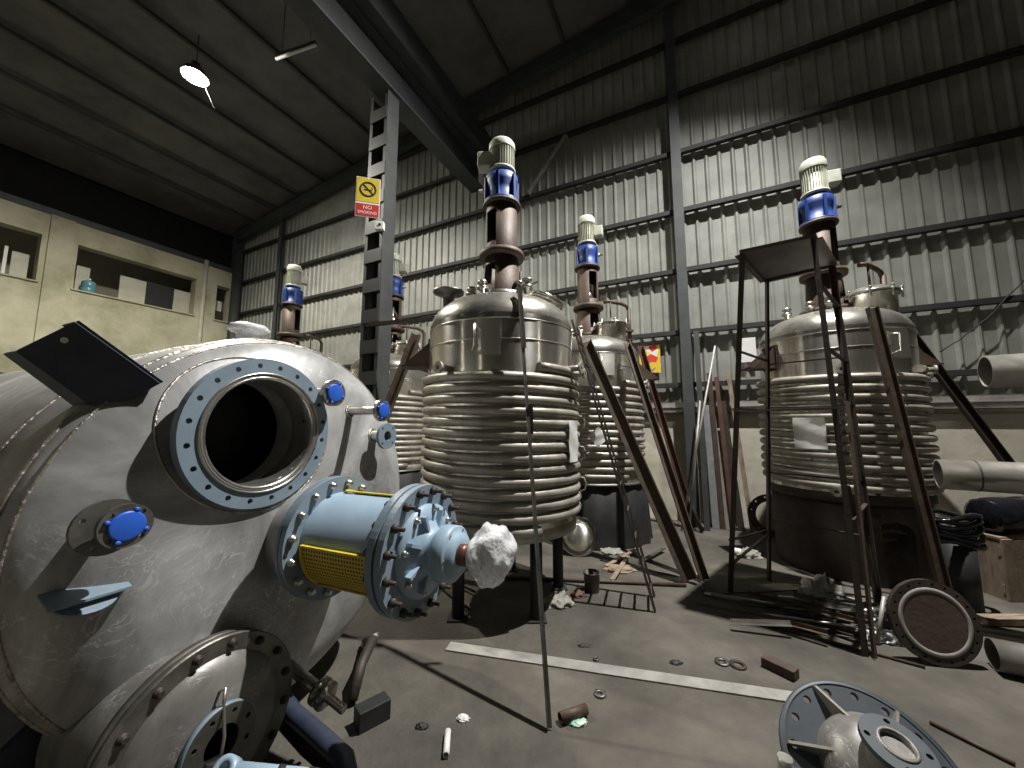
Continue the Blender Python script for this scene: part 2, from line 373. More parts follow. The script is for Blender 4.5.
# things in the openings
def board(v0, v1, z0, z1, u, label, m='board', name='board', cat='board'):
    b = MB(); b.box(B(u, (v0+v1)/2, (z0+z1)/2), .03, v1-v0, z1-z0, UU, VV, Z); o = b.build(name, m); tag(o, label, cat); return o
def vat(px, py, u): p = onleft(px, py, u); return p.dot(VV), p.z
for x0, x1, y0, y1, lab, m in ((8, 26, 252, 278, 'pale board leaning in the left wall opening nearest the frame edge', 'board'),
                            (0, 4, 245, 275, 'white board cut by the left frame edge inside the wall opening', 'white'),
                            (74, 88, 266, 290, 'narrow pale board behind the water bottle in the wall opening', 'board'),
                            (117, 144, 278, 302, 'square pale board standing in the middle of the wall opening', 'board'),
                            (144, 172, 284, 308, 'black panel standing in the wall opening beside the square board', 'black'),
                            (172, 192, 291, 313, 'beige board at the right end of the wall opening', 'board')):
    u = UL+.34; va, _ = vat(x0, y1, u); vb, _ = vat(x1, y1, u); zt = vat((x0+x1)/2, y0, u)[1]
    board(va, vb, 5.078, zt, u+random.uniform(-.02, .05), lab, m)
vb, zb = vat(88, 290, UL+.16)
t = thing('water_bottle', 'blue water cooler bottle standing on the sill of the wall opening', 'bottle', B(UL+.15, vb, 5.078))
b = MB(); b.lathe(B(UL+.15, vb, 5.078), Z, [(.13, 0), (.14, .02), (.14, .11), (.132, .125), (.14, .14), (.14, .27), (.12, .31), (.04, .35)], 24); b.build('body', 'bottle', t)
b = MB(); b.lathe(B(UL+.15, vb, 5.425), Z, [(.035, 0), (.035, .05)], 16); b.build('cap', 'white', t)
# clutter in the small opening
b = MB(); b.box(B(UL+.2, 6.42, 5.25), .2, .3, .34, UU, VV, Z); o = b.build('carton', 'rustd', bevel=.01); tag(o, 'dark carton in the small opening beside the drainpipe', 'box')
b = MB(); b.box(B(UL+.5, 6.5, 5.5), .2, .3, .7, UU, VV, Z); o = b.build('storage_box', 'white', bevel=.01); tag(o, 'white box behind the dark carton in the small wall opening', 'box')
# drainpipe
p = onleft(203, 300, UL-.07); b = MB(); b.cyl(Vector((p.x, p.y, 0)), Vector((p.x, p.y, 6.95)), .06, 12); o = b.build('drainpipe', 'board'); tag(o, 'pale vertical drainpipe on the plaster wall left of the corner', 'pipe')
b = MB(); b.lathe(B(UL-.2, DW-.24, 0), Z, [(.15, 0), (.15, 7.6)], 24); o = b.build('round_duct', 'frame'); tag(o, 'grey round duct standing in the far left corner', 'duct')
# ================================================================== COLUMN WITH SIGN
cp = at(372, 425, 5.5); uc = cp.dot(UU); vc = cp.dot(VV); zc_ = 6.88
t = thing('batten_column', 'grey batten-plate steel column carrying the no smoking sign', 'column', Vector((cp.x, cp.y, 0)))
XC = UU; 
for sgn in (-1, 1):
    b = MB(); b.box(B(uc+sgn*.18, vc, zc_/2), .014, .24, zc_, UU, VV, Z); b.box(B(uc+sgn*.155, vc+.115, zc_/2), .06, .012, zc_, UU, VV, Z); b.box(B(uc+sgn*.155, vc-.115, zc_/2), .06, .012, zc_, UU, VV, Z)
    b.build('channel_leg', 'frame', t)
z = .4
while z < 6.8:
    for sgn in (-1, 1):
        b = MB(); b.box(B(uc, vc+sgn*.126, z), .36, .01, .2, UU, VV, Z); b.build('batten_plate', 'frame', t)
    z += .47
b = MB(); b.box(B(uc, vc, .012), .42, .5, .024, UU, VV, Z); b.build('base_plate', 'frame', t)
# the photographed face is the one towards -UU (right) / -VV (camera)
# sign, mounted on the column face that looks at the camera
sx = UU*-1  # face normal candidates
def sign():
    c = at(368, 197.5, 5.5)
    N = Vector((.25, -.97, 0)).normalized(); X = Vector((.97, .25, 0)).normalized()
    c = at(368, 197.5, 5.18)
    W, Hh = .34, .62
    t = thing('no_smoking_sign', 'yellow and red NO SMOKING sign fixed high on the batten column', 'sign', c)
    b = MB(); b.box(c, W, .012, Hh, X, N, Z); b.build('backing', 'white', t)
    b = MB(); b.box(c+Z*.11+N*.008, W-.02, .006, Hh-.24, X, N, Z); b.build('yellow_panel', 'yellow', t)
    b = MB(); b.box(c-Z*.205+N*.008, W-.02, .006, .19, X, N, Z); b.build('red_panel', 'red', t)
    b = MB(); cc = c+Z*.12+N*.013
    b.lathe(cc, N, [(.095, 0), (.12, 0), (.12, .004), (.095, .004), (.095, 0)], 32, False)
    d = (X+Z*-1).normalized(); b.bar(cc-d*.1+N*.002, cc+d*.1+N*.002, .02, .004, N); b.bar(cc-X*.06-Z*.01, cc+X*.05-Z*.01, .02, .004, N); b.tube([cc+X*.055+Z*k*.012+X*.01*math.sin(k*1.5) for k in range(6)], .004, 5)
    b.build('prohibition_symbol', 'ink', t)
    b = text_mb('NO', .08, c-Z*.165+N*.0125, X, Z); b.add(*[text_mb('SMOKING', .060, c-Z*.245+N*.0125, X, Z).__dict__[k] for k in ('v', 'f')]); b.build('lettering', 'white', t)
    # bracket reaching the column
    b = MB(); b.bar(c-N*.006, c-N*.1, .3, .04, Z); b.build('mounting_bracket', 'frame', t)
sign()
c = at(380, 226.5, 5.3); t = thing('junction_box', 'small white switch box on the batten column below the sign', 'switch box', c)
b = MB(); b.box(c, .13, .08, .13); b.build('housing', 'white', t, bevel=.01)
b = MB(); b.lathe(c+Vector((.01, -.04, .01)), Vector((0, -1, 0)), [(.02, 0), (.018, .012)], 14); b.build('button', 'ink', t)
# ================================================================== REACTORS
def motor_group(t, z0, z1, z2, rot=0, scale=1.0):
    """gearbox z0..z1, motor z1..z2"""
    O = Vector(t.location)
    g = MB(); h = z1-z0
    g.lathe(O+Z*z0, Z, [(.19, 0), (.19, .025), (.15, .03), (.155, h*.45), (.17, h*.6), (.175, h*.82), (.13, h*.86), (.12, h)], 28)
    g.build('gearbox', 'blue', t)
    
    b = MB()
    for i in range(6):
        a = 2*PI*i/6+.3; d = Vector((math.cos(a), math.sin(a), 0)); b.box(O+Z*(z0+h*.42)+d*.165, .05, .03, h*.72, d, Vector((-d.y, d.x, 0)), Z)
    b.build('gearbox_ribs', 'blue', t)
    hm = z2-z1; m = MB()
    m.lathe(O+Z*z1, Z, [(.14, -.01), (.15, 0), (.15, .02), (.118, .03), (.118, hm*.7), (.118, hm*.72)], 28); m.build('motor_body', 'motor', t)
    m = MB()
    for i in range(30):
        a = 2*PI*i/30; d = Vector((math.cos(a), math.sin(a), 0)); m.box(O+Z*(z1+.03+hm*.33)+d*.126, .024, .006, hm*.62, d, Vector((-d.y, d.x, 0)), Z)
    m.build('cooling_fins', 'motor', t)
    m = MB(); m.lathe(O+Z*(z1+hm*.7), Z, [(.142, 0), (.144, .01), (.142, hm*.2), (.12, hm*.285), (.05, hm*.3), (.001, hm*.3)], 28); m.build('fan_cowl', 'motor', t)
    d = Vector((math.cos(rot), math.sin(rot), 0)); m = MB(); m.box(O+Z*(z1+hm*.4)+d*.19, .14, .14, .17, d, Vector((-d.y, d.x, 0)), Z); m.build('terminal_box', 'motor', t, bevel=.012)
    m = MB(); m.lathe(O+Z*(z0+h*.5)+d*.15, d, [(.03, 0), (.03, .06), (.018, .06), (.018, .1)], 10); m.build('drain_plug', 'steel', t)
def lantern(t, z0, zf, z1, face):
    """brown lantern: tube with openings, flange at zf"""
    O = Vector(t.location)
    # openings: tube built as arc shells
    for a, b_, nm in ((z0+.02, zf-.03, 'lower_lantern'), (zf+.03, z1-.025, 'lantern')):
        l = MB(); r0, r1 = (.2, .175) if nm == 'lower_lantern' else (.165, .165)
        H = b_-a; o0 = face-.42; o1 = face+.42
        for k in (0, 1):
            s0 = face+.42+k*PI; s1 = face-.42+PI+k*PI
            l.lathe(O+Z*a, Z, [(r0, 0), (r1, H), (r1-.012, H), (r0-.012, 0), (r0, 0)], 18, False, s0, s1, Vector((1, 0, 0)))
            for q in (0, 1):
                zz = a+q*(H-.09); e0 = face-.43+k*PI; e1 = face+.43+k*PI
                rr = r0 if q == 0 else r1
                l.lathe(O+Z*zz, Z, [(rr, 0), (rr, .09), (rr-.012, .09), (rr-.012, 0), (rr, 0)], 8, False, e0, e1, Vector((1, 0, 0)))
        l.build(nm, 'rust', t)
    l = MB(); l.lathe(O+Z*zf, Z, [(.15, -.03), (.235, -.03), (.24, 0), (.235, .03), (.15, .03)], 32, False); l.build('lantern_flange', 'rust', t)
    l = MB(); l.lathe(O+Z*z1, Z, [(.1, -.03), (.2, -.03), (.2, 0), (.1, 0)], 32, False); l.build('top_flange', 'rust', t)
    l = MB(); l.cyl(O+Z*(z0-.02), O+Z*(z1+.02), .03, 14); l.lathe(O+Z*(zf+.12), Z, [(.03, 0), (.07, .02), (.08, .06), (.06, .12), (.03, .16)], 16); l.build('drive_shaft', 'steel', t)
    l = MB(); l.lathe(O+Z*z0, Z, [(.12, -.06), (.21, -.06), (.27, -.03), (.27, .02), (.12, .02)], 32, False); l.build('agitator_pad', 'rust' if z1 > 4 else 'steel', t)
def helix(O, R, r, z0, z1, turns, ph=0.0, seg=44, n=8, wob=.003):
    pts = []
    N = int(turns*seg)
    for i in range(N+1):
        a = 2*PI*i/seg+ph; z = z1-(z1-z0)*i/N
        w_ = R+wob*math.sin(a*2.7)
        pts.append(O+Vector((math.cos(a)*w_, math.sin(a)*w_, z)))
    return pts
def small_nozzle(t, p, ax, L, r, fr, m='steel', nb=4):
    p = Vector(p); ax = Vector(ax).normalized()
    b = MB(); b.pipe(p-ax*.03, p+ax*L, r, r*.75, 16); o = b.build('nozzle', m, t)
    b = MB(); b.holed(p+ax*(L-.012), ax, .018, fr, r*.75, nb, (fr+r)*.52, .008, n=24); b.build('nozzle_flange', m, o)
    return o
def make_reactor(label, zs, turns, support, manhole, dome='mirror', simple=False, lugm='rust', group=None, loc=(0, 0, 0)):
    t = thing('reactor_vessel', label, 'reactor', (0, 0, 0), group); O = Vector((0, 0, 0))
    zb, zt, zsm, zcr, zf, zg, zg1, zm = zs
    R = .72
    # shell with knuckle dome
    prof = [(R, zb-.02), (R, zt-.25), (R, zt), (R, zsm)]
    hd = zcr-zsm
    for k in range(1, 15):
        a = k/14*PI/2; prof.append((R*math.cos(a)**.8 if k < 14 else .001, zsm+hd*math.sin(a)**.9))
    b = MB(); b.lathe(O, Z, prof[:5], 72, False); b.build('shell', dome, t)
    b = MB(); b.lathe(O, Z, prof[3:], 72, False); b.build('domed_head', 'dome_b', t)
    b = MB()
    for z in (zsm, (zsm+zt)/2+.03): b.tube([O+Vector((math.cos(2*PI*i/72)*R, math.sin(2*PI*i/72)*R, z)) for i in range(72)], .005, 6, True)
    b.build('weld_seam', 'steel', t)
    # limpet coil
    b = MB(); b.tube(helix(O, R+.022, .04, zb, zt, turns, -PI*.35), .040, 10); b.build('limpet_coil', 'coil', t)
    for k, (az, zz) in enumerate(((-2.2, zt-.01), (-.42, zt-.02), (-.55, zt+.02), (-2.35, zb+.03))):
        d = Vector((math.cos(az), math.sin(az), 0)); small_nozzle(t, O+d*(R+.02)+Z*zz, d, .12, .028, .05, 'coil')
    # sloped bottom
    b = MB(); b.lathe(O, Z, [(R, zb-.0), (R+.015, zb-.03), (R+.012, zb-.09), (R*.93, zb-.115), (R*.7, zb-.14), (R*.35, zb-.155), (.001, zb-.16)], 56, False)
    b.build('bottom_dish', 'coil' if support != 'skirt' else 'rustd', t)
    if support == 'legs':
        for az in (-2.2, -1.0, .2, 1.4, 2.6):
            d = Vector((math.cos(az), math.sin(az), 0)); b = MB(); b.pipe(O+d*.58, O+d*.58+Z*(zb-.11), .052, .044, 16); b.box(O+d*.58+Z*.006, .16, .16, .012); b.build('leg', 'black', t)
    elif support == 'skirt':
        b = MB(); b.lathe(O, Z, [(.69, 0), (.70, zb-.06), (.69, zb-.06), (.68, 0), (.69, 0)], 56, False); b.box(O+Z*.01, 1.46, 1.46, .02) if False else None
        b.build('skirt', 'rustd', t)
        b = MB(); b.lathe(O, Z, [(.78, 0), (.78, .02), (.69, .02)], 56, False); b.build('base_ring', 'rustd', t)
    else:
        b = MB(); pr = []
        b.lathe(O, Z, [(.82, 0), (.80, .25), (.77, zb-.12), (.74, zb-.1)], 56, False)
        for v in b.v:
            a = math.atan2(v.y, v.x); k = 1+.035*math.sin(a*17)*(1-v.z) if v.z < 1 else 1; v.x *= k; v.y *= k
        b.build('black_cover_sheet', 'black', t)
        b = MB(); b.lathe(O, Z, [(.80, zb-.1), (.80, zb-.075), (.70, zb-.075)], 56, False); b.build('support_ring', 'dsteel', t)
    # support lugs
    for az in (-.25, PI/2-.1, PI-.05) + ((PI/2+.9,) if support == 'legs' else ()):
        if support == 'legs' and az == -.25: continue
        d = Vector((math.cos(az), math.sin(az), 0)); sd = Vector((-d.y, d.x, 0)); b = MB()
        zl = zt+.1; c = O+d*(R+.1)
        if simple is None: continue
        b.box(O+d*(R+.14)+Z*zl, .3, .22, .016, d, sd, Z)
        for k in (-1, 1):
            s_ = sd*(k*.1); a0 = O+d*(R-.01)+s_+Z*zl; a1 = O+d*(R+.28)+s_+Z*zl; a2 = O+d*(R-.02)+s_+Z*(zl+.26); e = sd*.006
            b.add([a0-e, a1-e, a2-e, a0+e, a1+e, a2+e], [(0, 1, 2), (3, 5, 4), (0, 3, 4, 1), (1, 4, 5, 2), (2, 5, 3, 0)])
        b.box(O+d*(R+.0)+Z*(zl+.12), .014, .26, .3, d, sd, Z)
        b.build('support_lug', lugm, t)
    lantern(t, zcr+.02, zf, zg, -PI/2+(.35 if not manhole == 'open' else -.75))
    motor_group(t, zg, zg1, zm, PI*.98 if manhole == 'open' else -.35)
    # dome fittings
    def dz(r): return zsm+hd*math.sqrt(max(0, 1-(r/R)**2.5))**.9
    if manhole == 'domed':
        mc = O+Vector((.27, -.30, 0)); z0 = dz(.40)-.05
        b = MB(); b.lathe(mc+Z*z0, Z, [(.215, -.06), (.215, .19), (.24, .19), (.24, .21), (.215, .21)], 36, False); b.build('manhole_neck', dome, t)
        b = MB(); b.lathe(mc+Z*(z0+.212), Z, [(.245, 0), (.247, .02), (.23, .025), (.2, .055), (.15, .083), (.075, .1), (.001, .104)], 36); b.build('manhole_cover', 'dome_b', t)
        for i in range(8):
            a = 2*PI*i/8; d = Vector((math.cos(a), math.sin(a), 0)); b = MB(); b.cyl(mc+d*.25+Z*(z0+.14), mc+d*.25+Z*(z0+.26), .011, 8); b.ball(mc+d*.25+Z*(z0+.255), .018, 1); b.build('clamp_bolt', 'steel', t)
        pc = mc+Vector((.33, .16, 0)); zz = dz(.62)-.03
        b = MB(); b.cyl(pc+Z*zz, pc+Z*(zz+.62), .032, 12); b.box(pc+Z*(zz+.26), .1, .1, .03); b.box(pc+Z*(zz+.12), .1, .1, .02); b.build('davit_post', 'rust', t)
        b = MB(); b.tube([pc+Z*(zz+.58), pc+Z*(zz+.66)-Vector((.03, 0, 0)), pc+Z*(zz+.69)-Vector((.12, .03, 0)), mc+Vector((-.02, 0, zz+.68)), mc+Vector((-.1, 0, zz+.67))], .028, 10); b.cyl(mc+Z*(z0+.3), mc+Z*(zz+.7), .012, 8); b.build('davit_arm', 'rust', t)
    else:
        mc = O+Vector((.40, .1, 0)); z0 = dz(.41)-.05; ax = Vector((.35, -.05, 1)).normalized()
        b = MB(); b.lathe(mc+Z*z0, ax, [(.19, 0), (.19, .12), (.225, .12), (.225, .14), (.19, .14)], 36, False); b.build('manhole_neck', dome, t)
        b = MB(); b.lathe(mc+Z*z0+ax*.143, ax, [(.23, 0), (.23, .02), (.18, .04), (.1, .055), (.001, .06)], 36); b.build('manhole_cover', 'mirror', t)
        b = MB(); b.cyl(mc+Vector((-.2, -.1, z0+.0)), mc+Vector((-.2, -.1, z0+.42)), .014, 8); b.bar(mc+Vector((-.34, -.16, z0+.16)), mc+Vector((-.02, -.02, z0+.34)), .03, .02, Z)
        b.build('davit_arm', 'rustd', t)
        for q, (dx, dy) in enumerate(((.28, -.14), (.36, -.22))):
            b = MB(); p = O+Vector((dx-.1, dy, dz(.3)-.02)); b.lathe(p, Z, [(.03, 0), (.03, .1), (.055, .1), (.055, .125), (.03, .13), (.02, .17), (.05, .18), (.05, .195), (.001, .2)], 16); b.build('valve', 'steel', t)
        # funnel nozzle to the left
        p = O+Vector((-.55, -.02, dz(.55)-.03)); b = MB(); b.lathe(p, Z, [(.055, 0), (.055, .15), (.07, .19), (.16, .215), (.16, .235), (.05, .235)], 28, False); b.build('funnel_nozzle', 'dsteel', t)
    for (dx, dy, hh) in ((-.3, -.12, .12), (-.18, -.25, .14), (-.34, .2, .16)):
        rr = math.hypot(dx, dy); p = O+Vector((dx, dy, dz(rr)-.02)); b = MB()
        b.lathe(p, Z, [(.028, 0), (.028, hh*.6), (.055, hh*.6), (.055, hh*.75), (.03, hh*.8), (.03, hh), (.05, hh), (.04, hh+.03), (.001, hh+.035)], 16); b.build('dome_nozzle', 'steel', t)
    # handle brackets on shell
    for az in (-PI/2+(-.18 if manhole == 'open' else .05),):
        d = Vector((math.cos(az), math.sin(az), 0)); sd = Vector((-d.y, d.x, 0)); b = MB(); zz = zt+.13
        b.box(O+d*(R+.006)+sd*.05+Z*(zz+.12), .016, .2, .3, d, sd, Z)
        b.tube([O+d*(R+.0)+Z*(zz+.22)-sd*.09, O+d*(R+.1)+Z*(zz+.2)-sd*.05, O+d*(R+.1)+Z*(zz+.03)-sd*.05, O+d*(R+.0)+Z*zz-sd*.1], .011, 8)
        b.build('name_plate_bracket', 'mirror', t)
    # coil end loops on the side
    for az in ((.1,) if support != 'legs' else (-.03,)):
        for k in range(3):
            zz = zb+.2+k*.3; p = O+Vector((math.cos(az)*(R+.06), math.sin(az)*(R+.06), zz)); b = MB()
            b.tube([p, p+Vector((.05, 0, .02)), p+Vector((.06, 0, .08)), p+Vector((.04, 0, .13)), p+Vector((-.01, 0, .14))], .008, 6); b.build('vent_tube', 'coil', t)
    return t
ZA = (.75, 2.09, 2.50, 2.88, 3.36, 3.94, 4.31, 4.67)
ZB = (.90, 2.18, 2.60, 2.96, 3.45, 4.12, 4.51, 4.98)
r1 = make_reactor('large stainless reactor with ribbed coils, standing in the middle on black legs', ZA, 14, 'legs', 'open', group='coil-jacketed reactor vessels')
r1.location = (-.11, 3.75, 0)
r2 = make_reactor('coil-jacketed reactor on a dark brown skirt behind the scaffold tower at right', ZB, 12.5, 'skirt', 'domed', group='coil-jacketed reactor vessels')
r3 = make_reactor('coil-jacketed reactor on black covered base, behind and right of the middle reactor', ZB, 13, 'cover', 'domed', dome='dome_b', group='coil-jacketed reactor vessels')
r3.location = (1.22, 5.75, 0)
r4 = copy_tree(r3); r4.location = (-2.35, 7.1, 0); r4['label'] = 'coil-jacketed reactor seen between the batten column and the middle reactor'
r5 = copy_tree(r3); r5.location = (-4.65, 7.6, 0); r5['label'] = 'farthest left reactor, only its motor and brown lantern showing over the horizontal vessel'
for ch in r5.children:
    pass
r2.location = (3.88, 4.44, 0)
r4.rotation_euler.z = .3; r5.rotation_euler.z = 1.0
# ================================================================== HORIZONTAL VESSEL
AL = R_(67.0); a_ = Vector((math.sin(AL), -math.cos(AL), 0)); b_ = Vector((math.cos(AL), math.sin(AL), 0))
DV, HV, RV, S0, DH = 1.47, .50, .98, -2.09, .29
def VP(s, b, z): return a_*s+b_*(DV+b)+Z*(HC-HV+z)        # local: s along axis, b away from camera, z up
def vhit(px, py, s):                                       # pixel -> local coordinates on the plane s
    r = ray(px, py); p = r*(s/r.dot(a_)); return p.dot(b_)-DV, p.z+HV
def vsurf(b, z):
    q = math.sqrt(b*b+z*z)/RV; return S0+DH*math.sqrt(max(0, 1-q**2.8))
hv = thing('horizontal_vessel', 'huge grey stainless vessel lying on its side, dished end towards the middle', 'pressure vessel', VP(-2.8, 0, 0)-Z*(HC-HV))
SM = -1.785
prof = [(RV, -2.6), (RV, -.9), (RV, 0)]
for k in range(1, 25):
    a = k/24*PI/2; prof.append((max(.001, RV*math.cos(a)), DH*math.sin(a)))
# dished head needs a round opening under the manhole: cut it after building
g = MB(); g.lathe(VP(S0, 0, 0), a_, [(RV, -2.6), (RV, -1.3), (RV, -.02)], 96, False); g.lathe(VP(S0, 0, 0), a_, [(RV, -2.6), (RV*.6, -2.7), (.001, -2.72)], 96, False); g.build('shell', 'satin', hv)
MH = (*vhit(266, 432, SM), SM)   # b, z, s of manhole face
g = MB(); pr = [(RV, -.02)]+prof[2:]; NH = 40
fine = [(RV, -.02)]+[(max(.001, RV*max(0, math.cos(k/48*PI/2))**.714), DH*math.sin(k/48*PI/2)) for k in range(0, 49)]
g.lathe(VP(S0, 0, 0), a_, fine, 160, False)
mhc = VP(0, MH[0], MH[1]); keep = []; ksm = []
for fc, sm in zip(g.f, g.sm):
    c = sum((g.v[i] for i in fc), Vector())/len(fc)-mhc; c -= a_*c.dot(a_)
    if c.length > .262: keep.append(fc); ksm.append(sm)
g.f = keep; g.sm = ksm
g.build('dished_head', 'satin', hv)
# weld seams
def ring(rad, s, n=96): return [VP(s, rad*math.cos(2*PI*i/n), rad*math.sin(2*PI*i/n)) for i in range(n)]
g = MB(); g.tube(ring(RV+.002, S0), .009, 6, True); g.tube(ring(RV*.98, vsurf(RV*.98, 0)), .007, 6, True); g.tube(ring(RV+.002, S0-.35), .007, 6, True); g.build('weld_seam', 'weld', hv)
# manhole
def flange_at(px, py, s, ro, ri, nb, rb, rh, th, m, name='flange', neck=None, neckm='satin', ph=0.0, parent=hv, n=64):
    b0, z0 = vhit(px, py, s); f = MB(); f.holed(VP(s-th, b0, z0), a_, th, ro, ri, nb, rb, rh, Z, ph, n); o = f.build(name, m, parent, bevel=.003)
    return b0, z0, o
b0, z0, mo = flange_at(266, 432, SM, .352, .274, 20, .318, .012, .045, 'slate', 'manhole_flange')
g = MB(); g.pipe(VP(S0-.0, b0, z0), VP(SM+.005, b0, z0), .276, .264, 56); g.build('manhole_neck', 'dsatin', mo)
g = MB(); g.lathe(VP(SM, b0, z0), a_, [(.250, -.16), (.250, -.01), (.255, .004), (.264, .006), (.266, .001), (.274, .001), (.276, .008), (.284, .008), (.284, -.03)], 72, False); g.build('machined_bore', 'steel', mo)
g = MB(); g.lathe(VP(S0, b0, z0), a_, [(.36, DH*math.sqrt(max(0, 1-((b0*b0+z0*z0)/RV**2)))*.96), (.30, .30)], 64, False); 
def pad(b0, z0, rad, r=.007):   # weld ring that follows the head
    pts = []
    for i in range(64):
        a = 2*PI*i/64; bb, zz = b0+rad*math.cos(a), z0+rad*math.sin(a)
        q = math.hypot(bb, zz)
        if q > RV*.995: bb *= RV*.995/q; zz *= RV*.995/q
        pts.append(VP(vsurf(bb, zz)+.002, bb, zz))
    g = MB(); g.tube(pts, r, 6, True); return g
pad(b0, z0, .284, .012).build('neck_weld', 'weld', mo)
pad(b0, z0, .37, .006).build('reinforcing_pad_edge', 'weld', mo)
# dark interior
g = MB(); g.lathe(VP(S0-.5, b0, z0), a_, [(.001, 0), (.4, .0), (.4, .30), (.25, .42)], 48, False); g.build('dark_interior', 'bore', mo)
# ------------- agitator seal housing (light blue)
def axp(px, ss=0): 
    # point on the axis at pixel column px
    k = (px-512)/F; ha = HV-zA      # exact solution on the agitator axis
    return (k*(DV*b_.y*math.cos(PT)-ha*math.sin(PT))-DV*b_.x)/(a_.x-k*a_.y*math.cos(PT))
zA = -.065
SA = axp(336); RE = .285
def A(s, b=0, z=0): return VP(s, b, z)
RS = .215
g = MB(); g.lathe(A(S0+.25, 0, zA), a_, [(.24, -.1), (.235, SA-.05-(S0+.25))], 48, False); og = g.build('agitator_neck', 'satin', hv)
g = MB(); g.holed(A(SA-.045, 0, zA), a_, .02, .295, .12, 16, .262, .011, Z); g.holed(A(SA-.02, 0, zA), a_, .028, .295, .12, 16, .262, .011, Z); oh = g.build('housing_base_flange', 'slate', hv)
boltring('bolt', A(SA+.008, 0, zA), a_, 16, .262, .018, .035, 'steel', oh)
L1 = axp(411)
g = MB(); g.lathe(A(SA, 0, zA), a_, [(RS, 0), (RS, .012), (RS-.005, .02), (RS-.005, L1-SA)], 72, False); ohs = g.build('seal_housing', 'ltblue', hv)
# yellow perforated guard lying on the lower near side; angles measured from up (Z) towards the camera side
def guard(a0, a1, name='perforated_guard'):
    n = 24; vs = []; fs = []
    for i in range(n+1):
        a = a0+(a1-a0)*i/n
        for s in (SA+.03, L1-.015): vs.append(A(s, -math.sin(a)*(RS+.004), zA+math.cos(a)*(RS+.004)))
    for i in range(n): fs.append((2*i, 2*i+2, 2*i+3, 2*i+1))
    g = MB(); g.add(vs, fs, True); o = g.build(name, 'perf', ohs)
    uvl = o.data.uv_layers.new(name='UVMap')
    for lp in o.data.loops:
        vi = lp.vertex_index; uvl.data[lp.index].uv = ((vi % 2), (vi//2)/n)
    g = MB()
    for s in (SA+.03, L1-.022): g.tube([A(s, -math.sin(a0+(a1-a0)*i/n)*(RS+.006), zA+math.cos(a0+(a1-a0)*i/n)*(RS+.006)) for i in range(n+1)], .008, 5)
    for a in (a0, a1): g.bar(A(SA+.03, -math.sin(a)*(RS+.006), zA+math.cos(a)*(RS+.006)), A(L1-.015, -math.sin(a)*(RS+.006), zA+math.cos(a)*(RS+.006)), .022, .006)
    g.build('guard_frame', 'yellow', ohs)
guard(1.5, 2.6); guard(-.75, -.1)
g = MB(); g.holed(A(L1-.005, 0, zA), a_, .035, RE, .1, 16, RE-.028, .011, Z); g.holed(A(L1+.042, 0, zA), a_, .032, RE, .1, 16, RE-.028, .011, Z); of = g.build('housing_top_flange', 'slate', hv)
x, y, zz_ = basis(a_, Z)
for i in range(16):
    a = 2*PI*(i+.5)/16; p = A(L1, 0, zA)+(x*math.cos(a)+y*math.sin(a))*(RE-.028); g = MB()
    g.lathe(p-a_*.035, a_, [(.009, 0), (.009, .01), (.019, .01), (.019, .03), (.009, .03), (.009, .109), (.019, .109), (.019, .129), (.009, .129), (.009, .165)], 6)
    g.build('stud_bolt', 'rustd', of)
L2 = L1+.075
g = MB(); g.lathe(A(L2, 0, zA), a_, [(.2, -.004), (.2, .022), (.13, .028)], 56, False)
for i in range(8):
    a = 2*PI*(i+.5)/8; d = x*math.cos(a)+y*math.sin(a); g.box(A(L2+.03, 0, zA)+d*.125, .1, .014, .05, d, a_.cross(d), a_)
ob_ = g.build('bearing_cover', 'ltblue', hv)
boltring('bolt', A(L2+.022, 0, zA), a_, 8, .178, .014, .03, 'steel', ob_, .2)
g = MB(); g.lathe(A(L2+.02, 0, zA), a_, [(.14, 0), (.115, .02), (.092, .04), (.086, .055), (.096, .07), (.112, .08), (.118, .087), (.118, .145), (.11, .15), (.09, .15), (.09, .17), (.04, .172)], 56, False); ob2 = g.build('bearing_housing', 'ltblue', hv)
boltring('bolt', A(L2+.166, 0, zA), a_, 6, .103, .009, .012, 'steel', ob2)
g = MB(); g.lathe(A(L2+.18, 0, zA), a_, [(.045, 0), (.045, .05), (.038, .05), (.038, .11)], 24); g.build('drive_shaft', 'copper', hv)
SW = axp(491)
g = MB(); g.ball(Vector((0, 0, 0)), .112, 4, .2, 2.2)
for v in g.v:
    q = v.length; s_ = 1.0
    n1 = abs(mnoise(v*38)); n2 = abs(mnoise(v*16+Vector((3, 1, 2)))); v *= (1-.05*n1-.10*n2)
    loc = v.copy(); v.x, v.y, v.z = (A(SW, 0, zA+.02)+a_*(loc.x*.9)+b_*loc.y+Z*loc.z*1.12)
pts = []
g.lathe(A(SW-.10, 0, zA), a_, [(.042, 0), (.05, .02), (.055, .05), (.07, .08)], 20, False)
g.build('plastic_wrap', 'film', hv)
